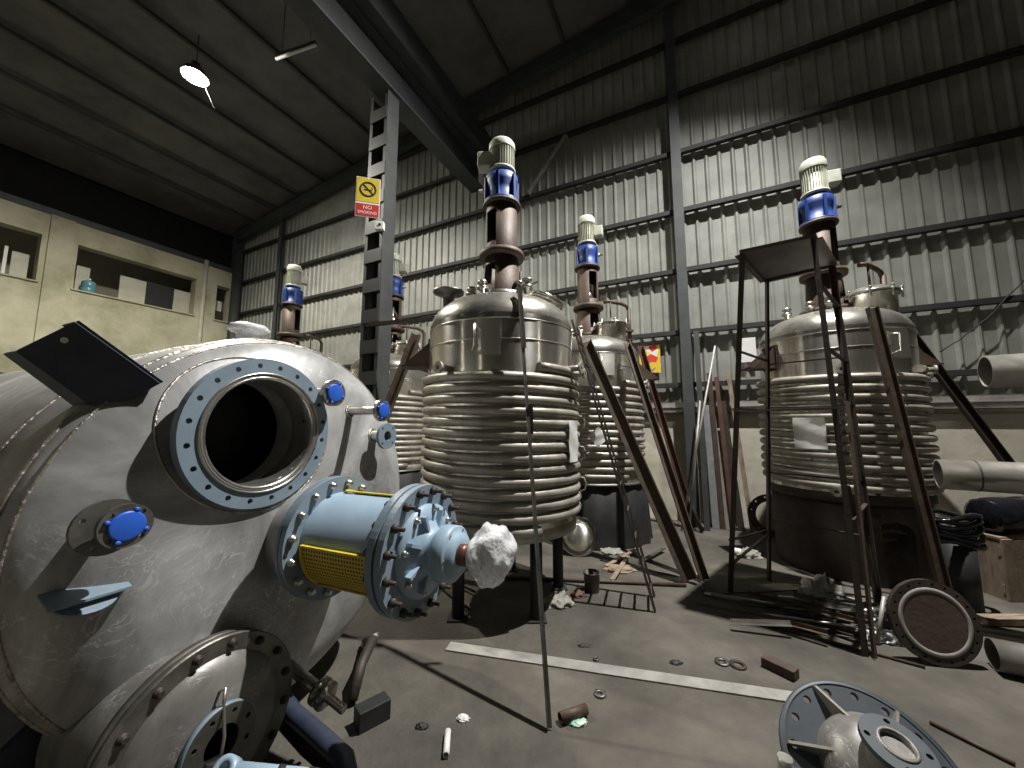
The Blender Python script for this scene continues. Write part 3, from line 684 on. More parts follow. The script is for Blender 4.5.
# ------------- blue-capped nozzles on the head
def capped(px, py, s, r, ro, cap='cap', m='slate', nm='steel'):
    b0, z0 = vhit(px, py, s); o_ = MB(); s1 = max(vsurf(b0, z0), S0)-.03
    o_.lathe(VP(s1, b0, z0), a_, [(r, 0), (r, s-.02-s1)], 20, False); o = o_.build('nozzle', nm, hv)
    g = MB(); g.holed(VP(s-.022, b0, z0), a_, .02, ro, r*.8, 4, ro*.8, .008, Z, 0, 32); g.build('nozzle_flange', m, o)
    if cap:
        g = MB(); g.lathe(VP(s, b0, z0), a_, [(ro*.68, -.002), (ro*.68, .006), (ro*.6, .008), (.001, .008)], 28)
        for i in range(4):
            a = 2*PI*(i+.5)/4+.4; d = x*math.cos(a)+y*math.sin(a); g.lathe(VP(s, b0, z0)+d*ro*.76, a_, [(ro*.11, -.002), (ro*.11, .008), (.001, .008)], 10)
        g.build('nozzle_cap', cap, o)
    pad(b0, z0, r+.006, .007).build('neck_weld', 'weld', o)
    return o
capped(335, 393, -1.70, .034, .074, m='steel')
capped(383.5, 410.5, -1.58, .026, .066, m='steel')
capped(388, 436, -1.72, .04, .085, cap=None, m='slate')
capped(127, 526, -1.70, .036, .072, m='dsteel')
def tee(px, py, s, r, ro):
    b0, z0 = vhit(px, py, s); g = MB(); g.holed(VP(s-.02, b0, z0), a_, .018, ro, r, 4, ro*.78, .008, Z, .3, 32); g.build('spare_flange', 'dsteel', hv)
tee(109, 527, -1.77, .036, .092)
# curved lifting pocket on lower left of the head (plate with a hole)
b0, z0 = vhit(88, 598, -1.87); s1 = vsurf(b0, z0)
g = MB(); g.box(VP(s1+.02, b0, z0+.02), .1, .2, .008, (a_*.9-Z*.3).normalized(), b_, Z); 
me = plate(.085, 0, 1, .0001, .016, .008, 0, 32)
x2 = b_; y2 = (a_*.9-Z*.45).normalized(); z2 = x2.cross(y2)
g.add([VP(s1+.01, b0, z0)+x2*v.co.x+y2*v.co.y+z2*v.co.z for v in me.vertices], [tuple(p.vertices) for p in me.polygons])
g.build('lifting_eye', 'slate', hv)
# ------------- big bolted cover, lower near side
SC = -1.69
bC, zC = vhit(208, 736, SC)
if True:
    RC = .345
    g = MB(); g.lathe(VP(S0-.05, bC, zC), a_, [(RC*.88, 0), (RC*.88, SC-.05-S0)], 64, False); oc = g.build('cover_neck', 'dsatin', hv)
    g = MB(); g.lathe(VP(SC-.06, bC, zC), a_, [(RC*.8, 0), (RC, 0), (RC, .028), (RC-.008, .032), (RC, .036), (RC, .062), (RC*.8, .062)], 80, False); oc = g.build('cover_flange', 'dsteel', hv)  # dark steel chosen here to paint in the shade over the cover
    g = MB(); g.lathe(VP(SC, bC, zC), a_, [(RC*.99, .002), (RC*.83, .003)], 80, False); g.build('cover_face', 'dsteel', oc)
    boltring('bolt', VP(SC, bC, zC), a_, 16, RC*.905, .018, .028, 'rustd', oc)
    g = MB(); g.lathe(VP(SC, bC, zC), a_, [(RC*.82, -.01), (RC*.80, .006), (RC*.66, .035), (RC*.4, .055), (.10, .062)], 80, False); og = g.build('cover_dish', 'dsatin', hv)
    bN, zN = vhit(203, 742, SC+.12)
    g = MB(); g.lathe(VP(SC+.05, bC+.0, zC-.0), a_, [(.105, -.02), (.105, .02)], 40, False); g.holed(VP(SC+.065, bC, zC), a_, .022, .125, .06, 8, .10, .009, Z, 0, 40); g.build('centre_nozzle', 'dsteel', og)
    g = MB(); g.lathe(VP(SC+.063, bC, zC), a_, [(.125, 0), (.129, 0), (.129, .022), (.125, .022)], 48, False); g.build('painted_rim', 'slate', og)
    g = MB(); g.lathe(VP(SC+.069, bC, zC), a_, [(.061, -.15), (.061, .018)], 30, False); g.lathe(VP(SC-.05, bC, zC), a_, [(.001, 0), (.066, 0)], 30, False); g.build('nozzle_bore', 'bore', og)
    # wire hook
    p0 = VP(SC+.05, bC, zC+.17); g = MB(); p1 = VP(SC+.13, bC-.02, zC+.05)
    g.tube([p0, p0+a_*.03+Z*.02, p0+a_*.03-Z*.04, p1, VP(SC+.13, bC-.03, zC-.06)], .006, 6); g.build('wire_hook', 'steel', og)
# ------------- lugs (navy brackets)
def lug(P, S=1.0):
    """box bracket with two side plates and an end plate; P = (base near, base far, tip far, tip near) world points, thickness along n"""
    pass
def quadplate(name, pts, tk, nrm, m='navy', par=hv):
    q = [Vector(p) for p in pts]; q = q+[p+nrm*tk for p in q]; k = len(pts)
    fs = [tuple(range(k)), tuple(range(2*k-1, k-1, -1))]+[(i, (i+1) % k, k+(i+1) % k, k+i) for i in range(k)]
    g = MB(); g.add(q, fs); return g.build(name, m, par)
def onshell(px, py):       # pixel -> point on the cylinder (near side)
    r = ray(px, py); A2 = (r.dot(b_))**2+r.z**2; B2 = -2*(r.dot(b_)*DV-r.z*HV); C2 = DV**2+HV**2-RV**2
    t_ = (-B2-math.sqrt(max(0, B2*B2-4*A2*C2)))/2/A2; return CAM+r*t_
n2 = onshell(93, 404); n3 = onshell(150, 374)
def angof(p): p = p-VP(0, 0, 0); return math.atan2(p.z, p.dot(b_))
am = (angof(n2)+angof(n3))/2; dm = b_*math.cos(am)+Z*math.sin(am)
lean_d = (dm-a_*.45).normalized(); NW = (n3-n2).cross(lean_d).normalized()
def hitp(px, py, P, N): r = ray(px, py); return CAM+r*((P-CAM).dot(N)/r.dot(N))
W1, W2 = hitp(19, 350, n2, NW), hitp(76, 322, n2, NW)
if NW.dot(a_) < 0: NW = -NW
w3, w4 = n3-dm*.05, n2-dm*.05
quadplate('lug_web_plate', [W1, W2, w3, w4], .01, NW)
ex = -a_*.15
quadplate('lug_side_plate', [W1, W1+ex*.8, w4+ex, w4], .01, (W1-W2).normalized())
quadplate('lug_side_plate', [W2, W2+ex*.8, w3+ex, w3], .01, (W2-W1).normalized())
hc_ = W1.lerp(W2, .72).lerp(w4, .12); g = MB(); g.lathe(hc_+NW*.011, NW, [(.001, 0), (.011, 0)], 20, False); g.build('lug_hole', 'white', hv)
# lower near bracket
pl = VP(S0-.12, -RV*.80, -RV*.60); dl = (b_*-.80-Z*.60); el = (b_*-.6+Z*.8)
quadplate('lug_side_plate', [pl, pl-a_*.3, pl-a_*.3+dl*.3, pl+dl*.3], .012, el)
quadplate('lug_side_plate', [pl-el*.3, pl-a_*.3-el*.3, pl-a_*.3+dl*.3-el*.3, pl+dl*.3-el*.3], .012, el)
quadplate('lug_web_plate', [pl, pl-el*.3, pl-el*.3+dl*.3, pl+dl*.3], .012, a_)
# plastic wrapped nozzle on the top
pw = at(247, 347, 2.35)
bb_ = (pw-CAM).dot(b_)-DV
pz = VP((pw-CAM).dot(a_), bb_, math.sqrt(max(0, RV**2-bb_*bb_))-.03)
g = MB(); g.lathe(pz, Z, [(.06, 0), (.06, .05), (.065, .1), (.06, .13), (.11, .15), (.115, .17), (.10, .19), (.05, .195), (.001, .19)], 24)
for v in g.v: v += Vector((mnoise(v*30), mnoise(v*30+Z), 0))*.012
g.build('wrapped_nozzle', 'film', hv)
# polished drain nozzle low on the head
b0, z0 = vhit(323, 684, -1.60)
g = MB(); d = (a_*.9+b_*.15-Z*.3).normalized(); pN = VP(-1.75, b0, z0); dN = (a_*.95-Z*.25).normalized()
g.lathe(pN, dN, [(.028, -.1), (.028, .13)], 18); g.lathe(pN+dN*.13, dN, [(.062, 0), (.062, .018), (.03, .02), (.03, .04), (.062, .042), (.062, .058), (.02, .06), (.02, .17), (.001, .17)], 28); g.build('drain_nozzle', 'dome_b', hv)
# saddle under the vessel
for s in (S0-.45, S0-2.0):
    g = MB(); vs = []; 
    g.box(VP(s, 0, -HC+HV+.045), 1.3, .16, .09, b_, a_, Z); 
    for k in range(-4, 5):
        bb = k*.14; zt_ = -math.sqrt(RV**2-bb*bb); 
        hgt = zt_-(-HC+HV); g.box(VP(s, bb, (-HC+HV)+max(.05, hgt)/2+.0), .12, .14, max(.05, hgt), b_, a_, Z)
    g.build('saddle', 'rustd', hv)
# ================================================================== LIGHTS
def highbay(p, power, label, glow, size=.14, spot=None, col=(1, .98, .915), bl=.5, aim=None):
    p = Vector(p); t = thing('pendant_lamp', label, 'lamp', p)
    b = MB(); b.lathe(p, Z, [(.21, -.02), (.22, 0), (.17, .1), (.09, .17), (.07, .26), (.001, .27)], 28, False); b.build('reflector', 'dsteel', t)
    b = MB(); b.ball(p+Z*.02, .09, 2); b.build('bulb', glow, t)
    u = p.dot(UU); b = MB(); b.cyl(p+Z*.26, Vector((p.x, p.y, RZ(u)-.01)), .008, 6); b.build('suspension_rod', 'frame', t)
    l = bpy.data.lights.new('lamp_light', 'SPOT' if spot else 'POINT'); l.energy = power; l.color = col; l.shadow_soft_size = size
    if spot: l.spot_size = R_(spot); l.spot_blend = bl
    o = bpy.data.objects.new('lamp_light', l); C.objects.link(o); o.location = p-Z*.12
    if aim: o.rotation_euler = (Vector(aim)-o.location).to_track_quat('-Z', 'Y').to_euler()
    return o
highbay((3.3, 3.0, 9.3), 5600, 'high pendant lamp hanging above the workshop floor', 'lampglow2', .07, 122, bl=1, col=(1, .985, .95), aim=(0, 2.9, 0))
pl2 = at(195, 76, 6.34)
highbay(pl2, 1800, 'brightly glowing lamp hanging from the roof at upper left', 'lampglow', .12, 160, bl=.6, col=(1, .965, .85))
for q_, lab_ in (((-8.1, -1.6, 4.0), 'low pendant lamp behind the camera, far left'), ((-4.8, -4.8, 4.0), 'low pendant lamp straight behind the horizontal vessel side'), ((6.6, -.4, 3.9), 'low pendant lamp off to the right of the camera')):
    highbay(q_, 6, lab_, 'lampglow3', .12, 165)
wd_ = bpy.data.worlds.new('world'); bpy.context.scene.world = wd_; wd_.use_nodes = True
wd_.node_tree.nodes['Background'].inputs[0].default_value = (.6, .65, .7, 1); wd_.node_tree.nodes['Background'].inputs[1].default_value = .006
#REST-BEGIN
# ================================================================== LEANING STEEL
def lean(name, label, cat, p, q, kind, w, h, t_, m, up=None, group=None, extra=None):
    p = Vector(p); q = Vector(q); g = MB()
    if kind == 'channel': g.channel(p, q, w, h, t_, up)
    elif kind == 'angle': g.angle(p, q, w, t_, up)
    elif kind == 'pipe': g.pipe(p, q, w, w-t_, 16)
    elif kind == 'rod': g.cyl(p, q, w, 10)
    else: g.bar(p, q, w, h, up)
    lo = min(v.z for v in g.v)
    if p.z < .3 and lo != .002:
        for v in g.v: v.z += .002-lo
    o = g.build(name, m, origin=Vector((p.x, p.y, 0)) if p.z < .3 else None); tag(o, label, cat, group); return o
toCam = Vector((-.2, -1, 0))
p0 = fl(548, 728, .01); p1 = at(518, 288, 3.14)
t = thing('props_pole', 'tall thin steel pole leaning on the front of the middle reactor', 'pole', Vector((p0.x, p0.y, 0)))
g = MB(); g.angle(p0, p0.lerp(p1, .82), .022, .005, toCam); g.build('lower_bar', 'dsteel', t)
g = MB(); g.angle(p0.lerp(p1, .79)+Vector((0, -.012, 0)), p1+Vector((0, -.012, 0)), .034, .006, toCam); g.build('upper_bar', 'rustd', t)
pm = p0.lerp(p1, .60); g = MB(); g.box(pm+Vector((.03, 0, -.04)), .035, .02, .22); g.build('welded_cleat', 'dsteel', t)
# ladder, seen edge on
wv = Vector((.34, .94, 0))*.3
q0 = fl(655, 611, .01); q1 = at(572, 320, 3.62)
t = thing('ladder', 'narrow steel ladder seen edge-on, leaning on the right side of the middle reactor', 'ladder', Vector((q0.x, q0.y, 0)))
for k in (0, 1):
    g = MB(); g.bar(q0+wv*k, q1+wv*k, .028, .016); g.build('rail', 'rustd', t)
for k in range(11):
    a = q0.lerp(q1, .04+k*.088); g = MB(); g.cyl(a, a+wv, .011, 8); g.build('rung', 'rustd', t)
S = [('steel_channel', 'wide red-brown steel channel leaning on the rear reactor, nearest the ladder', fl(690, 580, .03), at(586, 342, 5.02), 'channel', .15, .06, .012, 'rust'),
     ('steel_channel', 'brown steel channel leaning on the rear reactor, right of the wide one', fl(704, 578, .03), at(627, 342, 5.03), 'channel', .09, .05, .01, 'rust'),
     ('steel_channel', 'red-brown channel leaning behind the other two at the rear reactor', fl(694, 527, .03), at(640, 345, 6.05), 'channel', .1, .05, .01, 'redox'),
     ('steel_angle', 'long brown steel angle leaning against the front of the right reactor', fl(948, 612, .03), at(870, 306, 3.62), 'channel', .085, .05, .01, 'rust'),
     ('steel_angle', 'dark steel channel sloping down to the right from the right reactor', fl(1085, 568, .03), at(906, 330, 4.6), 'channel', .1, .05, .01, 'rustd'),
     ('steel_channel', 'brown steel channel leaning left of the middle reactor, beside the batten column', fl(330, 560, .03), at(417, 334, 4.9), 'channel', .12, .05, .01, 'rust'),
     ]
for n_, lab, p, q, kd, w_, h_, t_, m in S: lean(n_, lab, 'steel beam', p, q, kd, w_, h_, t_, m, toCam)
# short horizontal steel bar clamped to the column
c0, c1 = at(366, 327, 5.12), at(436, 320, 4.98); g = MB(); g.angle(c0, c1, .06, .01, Z); o = g.build('cross_bar', 'rustd'); tag(o, 'short dark steel bar fixed across the batten column', 'steel bar')
# planks and bars against the dado behind the tower
P = [('steel_plank', 'brown steel channel leaning on the wall, nearest the wall column', (722, 524), (709, 372), .07, .03, 'rust'),
     ('steel_plank', 'brown steel flat leaning on the wall between two channels', (732, 524), (716, 376), .06, .02, 'redox'),
     ('steel_plank', 'dark steel bar leaning on the wall behind the tower foot', (740, 526), (722, 400), .09, .03, 'rustd'),
     ('steel_plank', 'pale brown timber leaning on the wall left of the tower', (751, 528), (728, 372), .06, .03, 'wood'),
     ('steel_plank', 'broad blue-grey galvanised bar leaning on the wall', (716, 527), (706, 404), .10, .03, 'galv'),
     ('steel_plank', 'narrow grey galvanised strip leaning on the wall beside the broad bar', (726, 522), (713, 410), .05, .02, 'flat'),
     ('steel_plank', 'tall grey flat bar standing against the sheet wall by the column', (702, 440), (696, 330), .08, .02, 'frame')]
for k, (n_, lab, a, b2, w_, h_, m) in enumerate(P):
    vz = DW-.16-.0; top = onwall(b2[0], b2[1], DW-.16); ft = onwall(a[0], a[1], DW-.16)
    ft = fl(a[0], a[1], .02) if k < 6 else Vector((top.x, top.y, .0))+VV*-.3
    ft.z = .02
    if ft.dot(VV) > DW-.2: ft += VV*(DW-.25-ft.dot(VV))
    lean(n_, lab, 'steel beam', ft, top, 'bar', w_, h_, 0, m, VV)
for k, (lab, a, b2, rr) in enumerate((('long pale pipe leaning on the wall, crossing over a second one', (683, 500), (715, 345), .016), ('second pale pipe leaning on the wall beside the rear reactor', (690, 500), (700, 400), .016), ('short dark pipe leaning low on the wall beside the pale pipes', (702, 525), (680, 478), .03))):
    top = onwall(b2[0], b2[1], DW-.40); ft = fl(a[0], max(a[1], 520), .02)
    if ft.dot(VV) > DW-.6: ft += VV*(DW-.62-ft.dot(VV))
    lean('leaning_pipe', lab, 'pipe', ft, top, 'pipe', rr, .004, .004, 'flat' if k < 2 else 'rustd')
# brick-coloured board at the wall and posters
def flatcard(name, label, cat, x0, y0, x1, y1, m, off=.05):
    a = onwall(x0, y1, DW-off); b2 = onwall(x1, y1, DW-off); c = onwall(x0, y0, DW-off); g = MB()
    w_ = (b2-a).dot(-UU); h_ = c.z-a.z; cc = (a+b2)/2+Z*h_/2; g.box(cc, w_, .012, h_, -UU, VV, Z); g.box(cc+VV*.02, .05, .03, .05, -UU, VV, Z)
    o = g.build(name, m); tag(o, label, cat); return cc, w_, h_
flatcard('poster', 'colourful red yellow and blue poster on the sheet wall behind the rear reactor', 'poster', 640, 346, 661, 373, 'poster')
cc, w_, h_ = flatcard('poster', 'white poster with faint red marks on the sheet wall left of the right reactor', 'poster', 739, 338, 757, 362, 'paper', .09)
# loose cable on the wall at right
g = MB(); pts = [onwall(940+k*6, y_, DW-.16) for k, y_ in enumerate((352, 348, 344, 341, 336, 331, 327, 322, 318, 312, 305, 298, 292, 287, 280))]; g.tube(pts, .008, 6); o = g.build('wall_cable', 'black'); tag(o, 'thin black cable sagging across the sheet wall at right', 'cable')
pts = [at(222, 126, 6.6).lerp(at(268, 226, 11.4), k/10) for k in range(11)]
g = MB(); g.tube([pl2+Z*.2]+pts, .003, 6); o = g.build('lamp_cable', 'beam'); tag(o, 'pale cable running from the glowing lamp down to the corner column', 'cable')
tl = at(276, 59, 5.0); tr = at(316, 45, 4.75); g = MB(); u_ = tl.dot(UU)
t = thing('tube_light', 'unlit fluorescent tube under the roof beside the batten column', 'lamp', tl)
g = MB(); g.cyl(tl, tr, .02, 12); g.build('tube', 'white', t)
g = MB(); g.bar(tl+Z*.04, tr+Z*.04, .05, .03, Z); 
for q in (.15, .85): pq = tl.lerp(tr, q); g.cyl(pq+Z*.04, Vector((pq.x, pq.y, RZ(pq.dot(UU)))), .006, 6)
g.build('fitting', 'frame', t)
b0_, b1_ = onwall(529, 193, DW-.22), onwall(566, 135, DW-.22); g = MB(); g.angle(b0_, b1_, .05, .01, VV); g.bar(b0_, b0_+VV*.2, .03, .03); g.bar(b1_, b1_+VV*.2, .03, .03); o = g.build('wall_brace', 'flat'); tag(o, 'pale diagonal brace on the upper sheet wall right of the middle motor', 'brace')
# papers taped on the coils
def paper(label, px, py, cx, cy, w_, h_, az=None, R=.835, tilt=0, name='paper_sheet'):
    r = ray(px, py); A2 = r.x**2+r.y**2; B2 = -2*(r.x*cx+r.y*cy); C2 = cx*cx+cy*cy-R*R
    t_ = (-B2-math.sqrt(max(0, B2*B2-4*A2*C2)))/2/A2; p = CAM+r*t_; n_ = Vector((p.x-cx, p.y-cy, 0)).normalized(); s_ = Vector((-n_.y, n_.x, 0))
    X = s_*math.cos(tilt)+Z*math.sin(tilt); Y = Z*math.cos(tilt)-s_*math.sin(tilt)
    g = MB(); k = 6
    vs = []; fs = []
    for j in range(k+1):
        for i in range(k+1):
            q = p+X*((i/k-.5)*w_)+Y*((j/k-.5)*h_)+n_*(.006*math.sin(j*1.7+i*.6)-.5*((i/k-.5)*w_)**2/R); vs += [q]
    n0 = len(vs); vs += [v+n_*.0015 for v in vs]
    for j in range(k):
        for i in range(k):
            a = j*(k+1)+i; fs += [(a, a+1, a+k+2, a+k+1), (n0+a, n0+a+k+1, n0+a+k+2, n0+a+1)]
    g.add(vs, fs, True); o = g.build(name, 'paper'); tag(o, label, 'paper'); return o
paper('white paper sheet taped to the coils of the right reactor', 809, 433, 3.88, 4.44, .29, .33)
paper('small tilted white paper on the coils of the rear reactor', 598, 437, 1.22, 5.75, .19, .2, tilt=.7)
paper('narrow white tag on the right side of the middle reactor coils', 574, 441, -.11, 3.75, .17, .36, R=.80)
# ================================================================== SCAFFOLD TOWER
TP = {'NL': at(740, 256, 3.32), 'NR': at(816, 239, 3.02), 'FR': at(833, 266, 3.59), 'FL': at(765, 281, 3.98)}
zt = sum(p.z for p in TP.values())/4
for k in TP: TP[k].z = zt
FT = {'NL': fl(728, 592), 'NR': fl(869, 657), 'FL': fl(767, 580), 'FR': Vector((3.12, 3.32, 0))}
t = thing('scaffold_tower', 'rusty angle-iron access tower with a sheet steel platform in front of the right reactor', 'scaffold', Vector((2.5, 3.4, 0)))
cen = sum((FT[k] for k in FT), Vector())/4
def tower_at(k, z): return FT[k].lerp(TP[k], z/zt)
for k in FT:
    g = MB(); g.angle(FT[k]+Z*.002, TP[k], .042, .006, (cen-FT[k]).normalized()); g.build('leg', 'rustd', t)
g = MB(); ps = [TP[k]+Z*.02 for k in ('NL', 'NR', 'FR', 'FL')]; g.add(ps+[p+Z*.008 for p in ps], [(0, 1, 2, 3), (7, 6, 5, 4), (0, 4, 5, 1), (1, 5, 6, 2), (2, 6, 7, 3), (3, 7, 4, 0)]); g.build('platform', 'rustd', t)
ord_ = ['NL', 'NR', 'FR', 'FL']
for i in range(4):
    g = MB(); g.angle(TP[ord_[i]], TP[ord_[(i+1) % 4]], .045, .006, Z); g.build('platform_edge', 'rustd', t)
for a, b2, z, w_ in (('NL', 'FL', 1.75, .09), ('FL', 'FR', 1.78, .05), ('NR', 'FR', 2.2, .035), ('FL', 'FR', 2.25, .03), ('NL', 'NR', 1.73, .07), ('FL', 'FR', .62, .03), ('NL', 'FL', .5, .03), ('NR', 'FR', .9, .03), ('NR', 'FR', 2.75, .03), ('NL', 'FL', 2.3, .03), ('FL', 'FR', 1.1, .03)):
    g = MB(); g.bar(tower_at(a, z), tower_at(b2, z), w_, .012, Z); g.build('rail', 'rustd', t)
for a, za, b2, zb_ in (('NL', .25, 'FL', .45), ('NR', 1.15, 'FR', .2)):
    g = MB(); g.bar(tower_at(a, za), tower_at(b2, zb_), .03, .01, Z); g.build('brace', 'rustd', t)
# loose prop bar tied to the near-right leg
p = fl(872, 655, .02); q = at(845, 400, 3.06); lean('steel_angle', 'grey-brown bar leaning beside the near leg of the access tower', 'steel bar', p, q, 'angle', .03, .005, .006, 'rust', toCam)
# ================================================================== FLOOR ITEMS
A0, A1_ = fl(448, 647), fl(797, 699); d_ = (A1_-A0).normalized(); n_ = Z.cross(d_)
g = MB(); g.box((A0+A1_)/2+Z*.006, (A1_-A0).length, .10, .008, d_, n_, Z); o = g.build('flat_bar', 'flat'); tag(o, 'long pale flat bar lying on the floor across the middle', 'steel bar')
# thin rods on the floor
for lab, a, b2, r_ in (('long thin steel rod on the floor behind the bucket', (500, 577), (686, 585), .018), ('bent dark rod on the floor running to the channel feet', (600, 560), (686, 578), .008),
                       ('rusty rod on the floor running out from the scrap pile to the right', (770, 625), (925, 667), .010), ('thin rusty bar on the floor behind the flanged fitting', (930, 722), (1015, 764), .01)):
    p, q = fl(*a, r_+.001), fl(*b2, r_+.001); g = MB(); g.cyl(p, q, r_, 8); o = g.build('steel_rod', 'rust'); tag(o, lab, 'rod')
# dished end leaning behind
c = fl(580, 557, 0); Rd = .24; nrm = Vector((-.12, -.9, .42)).normalized()
cc = Vector((c.x, c.y+.1, Rd*.92)); t = thing('dished_cap', 'shiny round dished cap with a flanged rim, leaning at the base of the rear reactor', 'dished cap', Vector((cc.x, cc.y, 0)))
g = MB(); g.lathe(cc, nrm, [(Rd, -.012), (Rd, .002), (Rd*.8, .004), (Rd*.78, -.012)], 40, False); g.build('rim', 'steel', t)
g = MB(); g.lathe(cc, nrm, [(Rd*.79, .0)]+[(Rd*.79*math.cos(k/12*PI/2) if k < 12 else .001, .10*math.sin(k/12*PI/2)) for k in range(1, 13)], 40, False); g.build('dome', 'mirror', t)
# bucket
c = fl(592, 591); t = thing('bucket', 'small grey paint bucket on the floor in front of the dished cap', 'bucket', c)
g = MB(); g.lathe(c, Z, [(.001, .0), (.068, 0), (.078, .17), (.081, .172), (.081, .178), (.074, .178), (.064, .01), (.001, .01)], 28, False); g.build('body', 'dsteel', t)
g = MB(); g.tube([c+Vector((.08*math.cos(a), -.06*math.sin(a)*1.0-.0, .17-.05*math.sin(a))) for a in [k*PI/10 for k in range(11)]], .003, 6); g.build('handle', 'steel', t)
# rags and heaps
def heap(name, label, cat, px, py, w_, d2, h_, m, seed=0, n=9):
    c = fl(px, py); g = MB(); rnd = random.Random(seed)
    g.ball(Vector((c.x, c.y, 0)), 1, 4, .0)
    for v in g.v:
        q = Vector((v.x-c.x, v.y-c.y, v.z)); k = 1+.35*mnoise(q*2.3+Vector((seed, 0, 0)))+.22*mnoise(q*6+Vector((seed, 3, 0)))
        v.x = c.x+q.x*w_/2*k; v.y = c.y+q.y*d2/2*k; v.z = max(0.001, q.z*h_*k*(.7+.6*abs(mnoise(q*5))))
    o = g.build(name, m); tag(o, label, cat); return o
heap('rag', 'crumpled grey rag beside the leg of the middle reactor', 'rag', 558, 604, .26, .2, .09, 'rag', 1)
heap('rag', 'small reddish rag beside the bucket', 'rag', 578, 596, .14, .1, .05, 'redox', 2)
heap('rag', 'pale crumpled sheet on the floor right of the dished cap', 'rag', 612, 553, .3, .26, .06, 'rag', 3)
heap('rubble_heap', 'grey-brown rubble heap on the floor behind the tower foot', 'rubble', 748, 556, .3, .22, .09, 'rag', 4)
heap('dust_heap', 'small heap of pale dust at the foot of the leaning channels', 'rubble', 697, 576, .2, .12, .03, 'rag', 5)
heap('plastic_sheet', 'crumpled translucent plastic beside the round blind flange', 'plastic', 880, 636, .3, .22, .12, 'film', 6)
heap('cloth_bundle', 'olive cloth bundle on top of the scrap pile', 'cloth', 822, 600, .36, .26, .22, 'rag', 8)
heap('crumpled_paper', 'small crumpled white scrap on the floor left of the pole foot', 'paper', 463, 719, .07, .05, .02, 'paper', 9)
heap('debris', 'small dark debris beside the white tube', 'rubble', 422, 727, .07, .04, .02, 'black', 10)
heap('green_wrapper', 'crumpled green and white wrapper by the pipe stub', 'wrapper', 577, 723, .11, .06, .02, 'green', 11)
heap('debris', 'dark scrap crumbs on the floor below the long flat bar', 'rubble', 676, 663, .08, .05, .015, 'black', 12)
heap('debris', 'small brown chips on the floor above the long flat bar', 'rubble', 585, 646, .1, .04, .012, 'rustd', 13)
heap('wood_scraps', 'pile of pale wood scraps and brush beside the ladder foot', 'scrap', 620, 570, .34, .22, .05, 'wood', 14)
for k, (x0, y0, x1, y1, m) in enumerate(((606, 566, 638, 548, 'wood'), (612, 580, 628, 556, 'wood'), (640, 562, 664, 548, 'dsteel'))):
    p, q = fl(x0, y0, .03), fl(x1, y1, .05); g = MB(); g.bar(p, q, .045, .012, Z); o = g.build('wood_offcut', m); tag(o, ('pale wood offcut lying across the scraps near the ladder', 'short broken wood offcut pointing at the bucket', 'flat grey strip lying right of the ladder')[k], 'offcut')
# rings / washers
for k, (px, py, r0, r1) in enumerate(((600, 695, .035, .016), (722, 663, .045, .022), (738, 666, .05, .03), (596, 660, .02, .01))):
    c = fl(px, py); g = MB(); g.lathe(c, Z, [(r1, 0), (r0, 0), (r0, .012), (r1, .012), (r1, 0)], 24, False); o = g.build('ring', 'dsteel' if k != 2 else 'rustd'); tag(o, ('small steel ring on the floor in front of the pipe stub', 'pale steel washer on the floor below the tower shadow', 'rusty open ring touching the pale washer', 'tiny ring on the floor near the long flat bar')[k], 'ring')
# pipe stub, white tube, brick, bolt
p, q = fl(560, 718, .03), fl(586, 709, .03); g = MB(); g.pipe(p, q, .027, .022, 20); o = g.build('pipe_stub', 'rust'); tag(o, 'short rusty pipe stub on the floor right of the pole foot', 'pipe')
p, q = fl(446, 755, .02), fl(448, 731, .02); g = MB(); g.pipe(p, q, .016, .011, 16); o = g.build('plastic_tube', 'white'); tag(o, 'short white plastic tube standing out on the floor left of the pole', 'pipe')
c = fl(780, 672); g = MB(); X = Vector((.55, -.83, 0)).normalized(); g.box(c+Z*.03, .19, .08, .06, X, Z.cross(X), Z); o = g.build('brick', 'brick', bevel=.006); tag(o, 'dark brick on the floor above the end of the flat bar', 'brick')
c = fl(372, 722); g = MB(); X = Vector((.75, .66, 0)); g.box(c+Z*.05, .17, .09, .1, X, Z.cross(X), Z); o = g.build('steel_block', 'black', bevel=.004); tag(o, 'dark hollow steel block on the floor beside the horizontal vessel', 'block')
p, q = fl(352, 700, .03), fl(372, 650, .12); g = MB(); g.tube([p, p.lerp(q, .4)+Z*.08, q+Z*.06, fl(366, 642, .03)], .032, 12); o = g.build('bent_hose', 'rustd'); tag(o, 'dark brown bent hose under the edge of the horizontal vessel', 'hose')
p = fl(362, 645, .04); g = MB(); g.tube([p, p+Vector((.08, .1, .02))], .018, 10); o = g.build('plastic_tube', 'white'); tag(o, 'tiny white tube end beside the bent hose', 'pipe')
# light blue jack bar and dark hose in the bottom left corner
p, q = at(232, 773, 1.25), at(352, 784, 1.32); t = thing('blue_pipe', 'light blue taped pipe end at the bottom edge in front of the cover', 'pipe', Vector((p.x, p.y, 0)))
g = MB(); g.tube([p, p.lerp(q, .4), q], .028, 14); g.build('pipe_body', 'ltblue', t)
for k in (.35, .6, .85):
    a = p.lerp(q, k); g = MB(); g.cyl(a, a+(q-p)*.06, .030, 14); g.build('black_band', 'ink', t)
g = MB(); g.lathe(p+Vector((-.02, 0, 0)), Vector((-.2, -.6, .7)), [(.02, -.02), (.04, -.02), (.04, .02), (.02, .02), (.02, -.02)], 18, False); g.build('ring_end', 'ltblue', t)
g = MB(); g.box(Vector(((p.x+q.x)/2, (p.y+q.y)/2, .2)), .3, .08, .4+0); g.v = [Vector((v.x, v.y, min(v.z, (p.z+q.z)/2-.02))) for v in g.v]; g.build('stand', 'black', t)
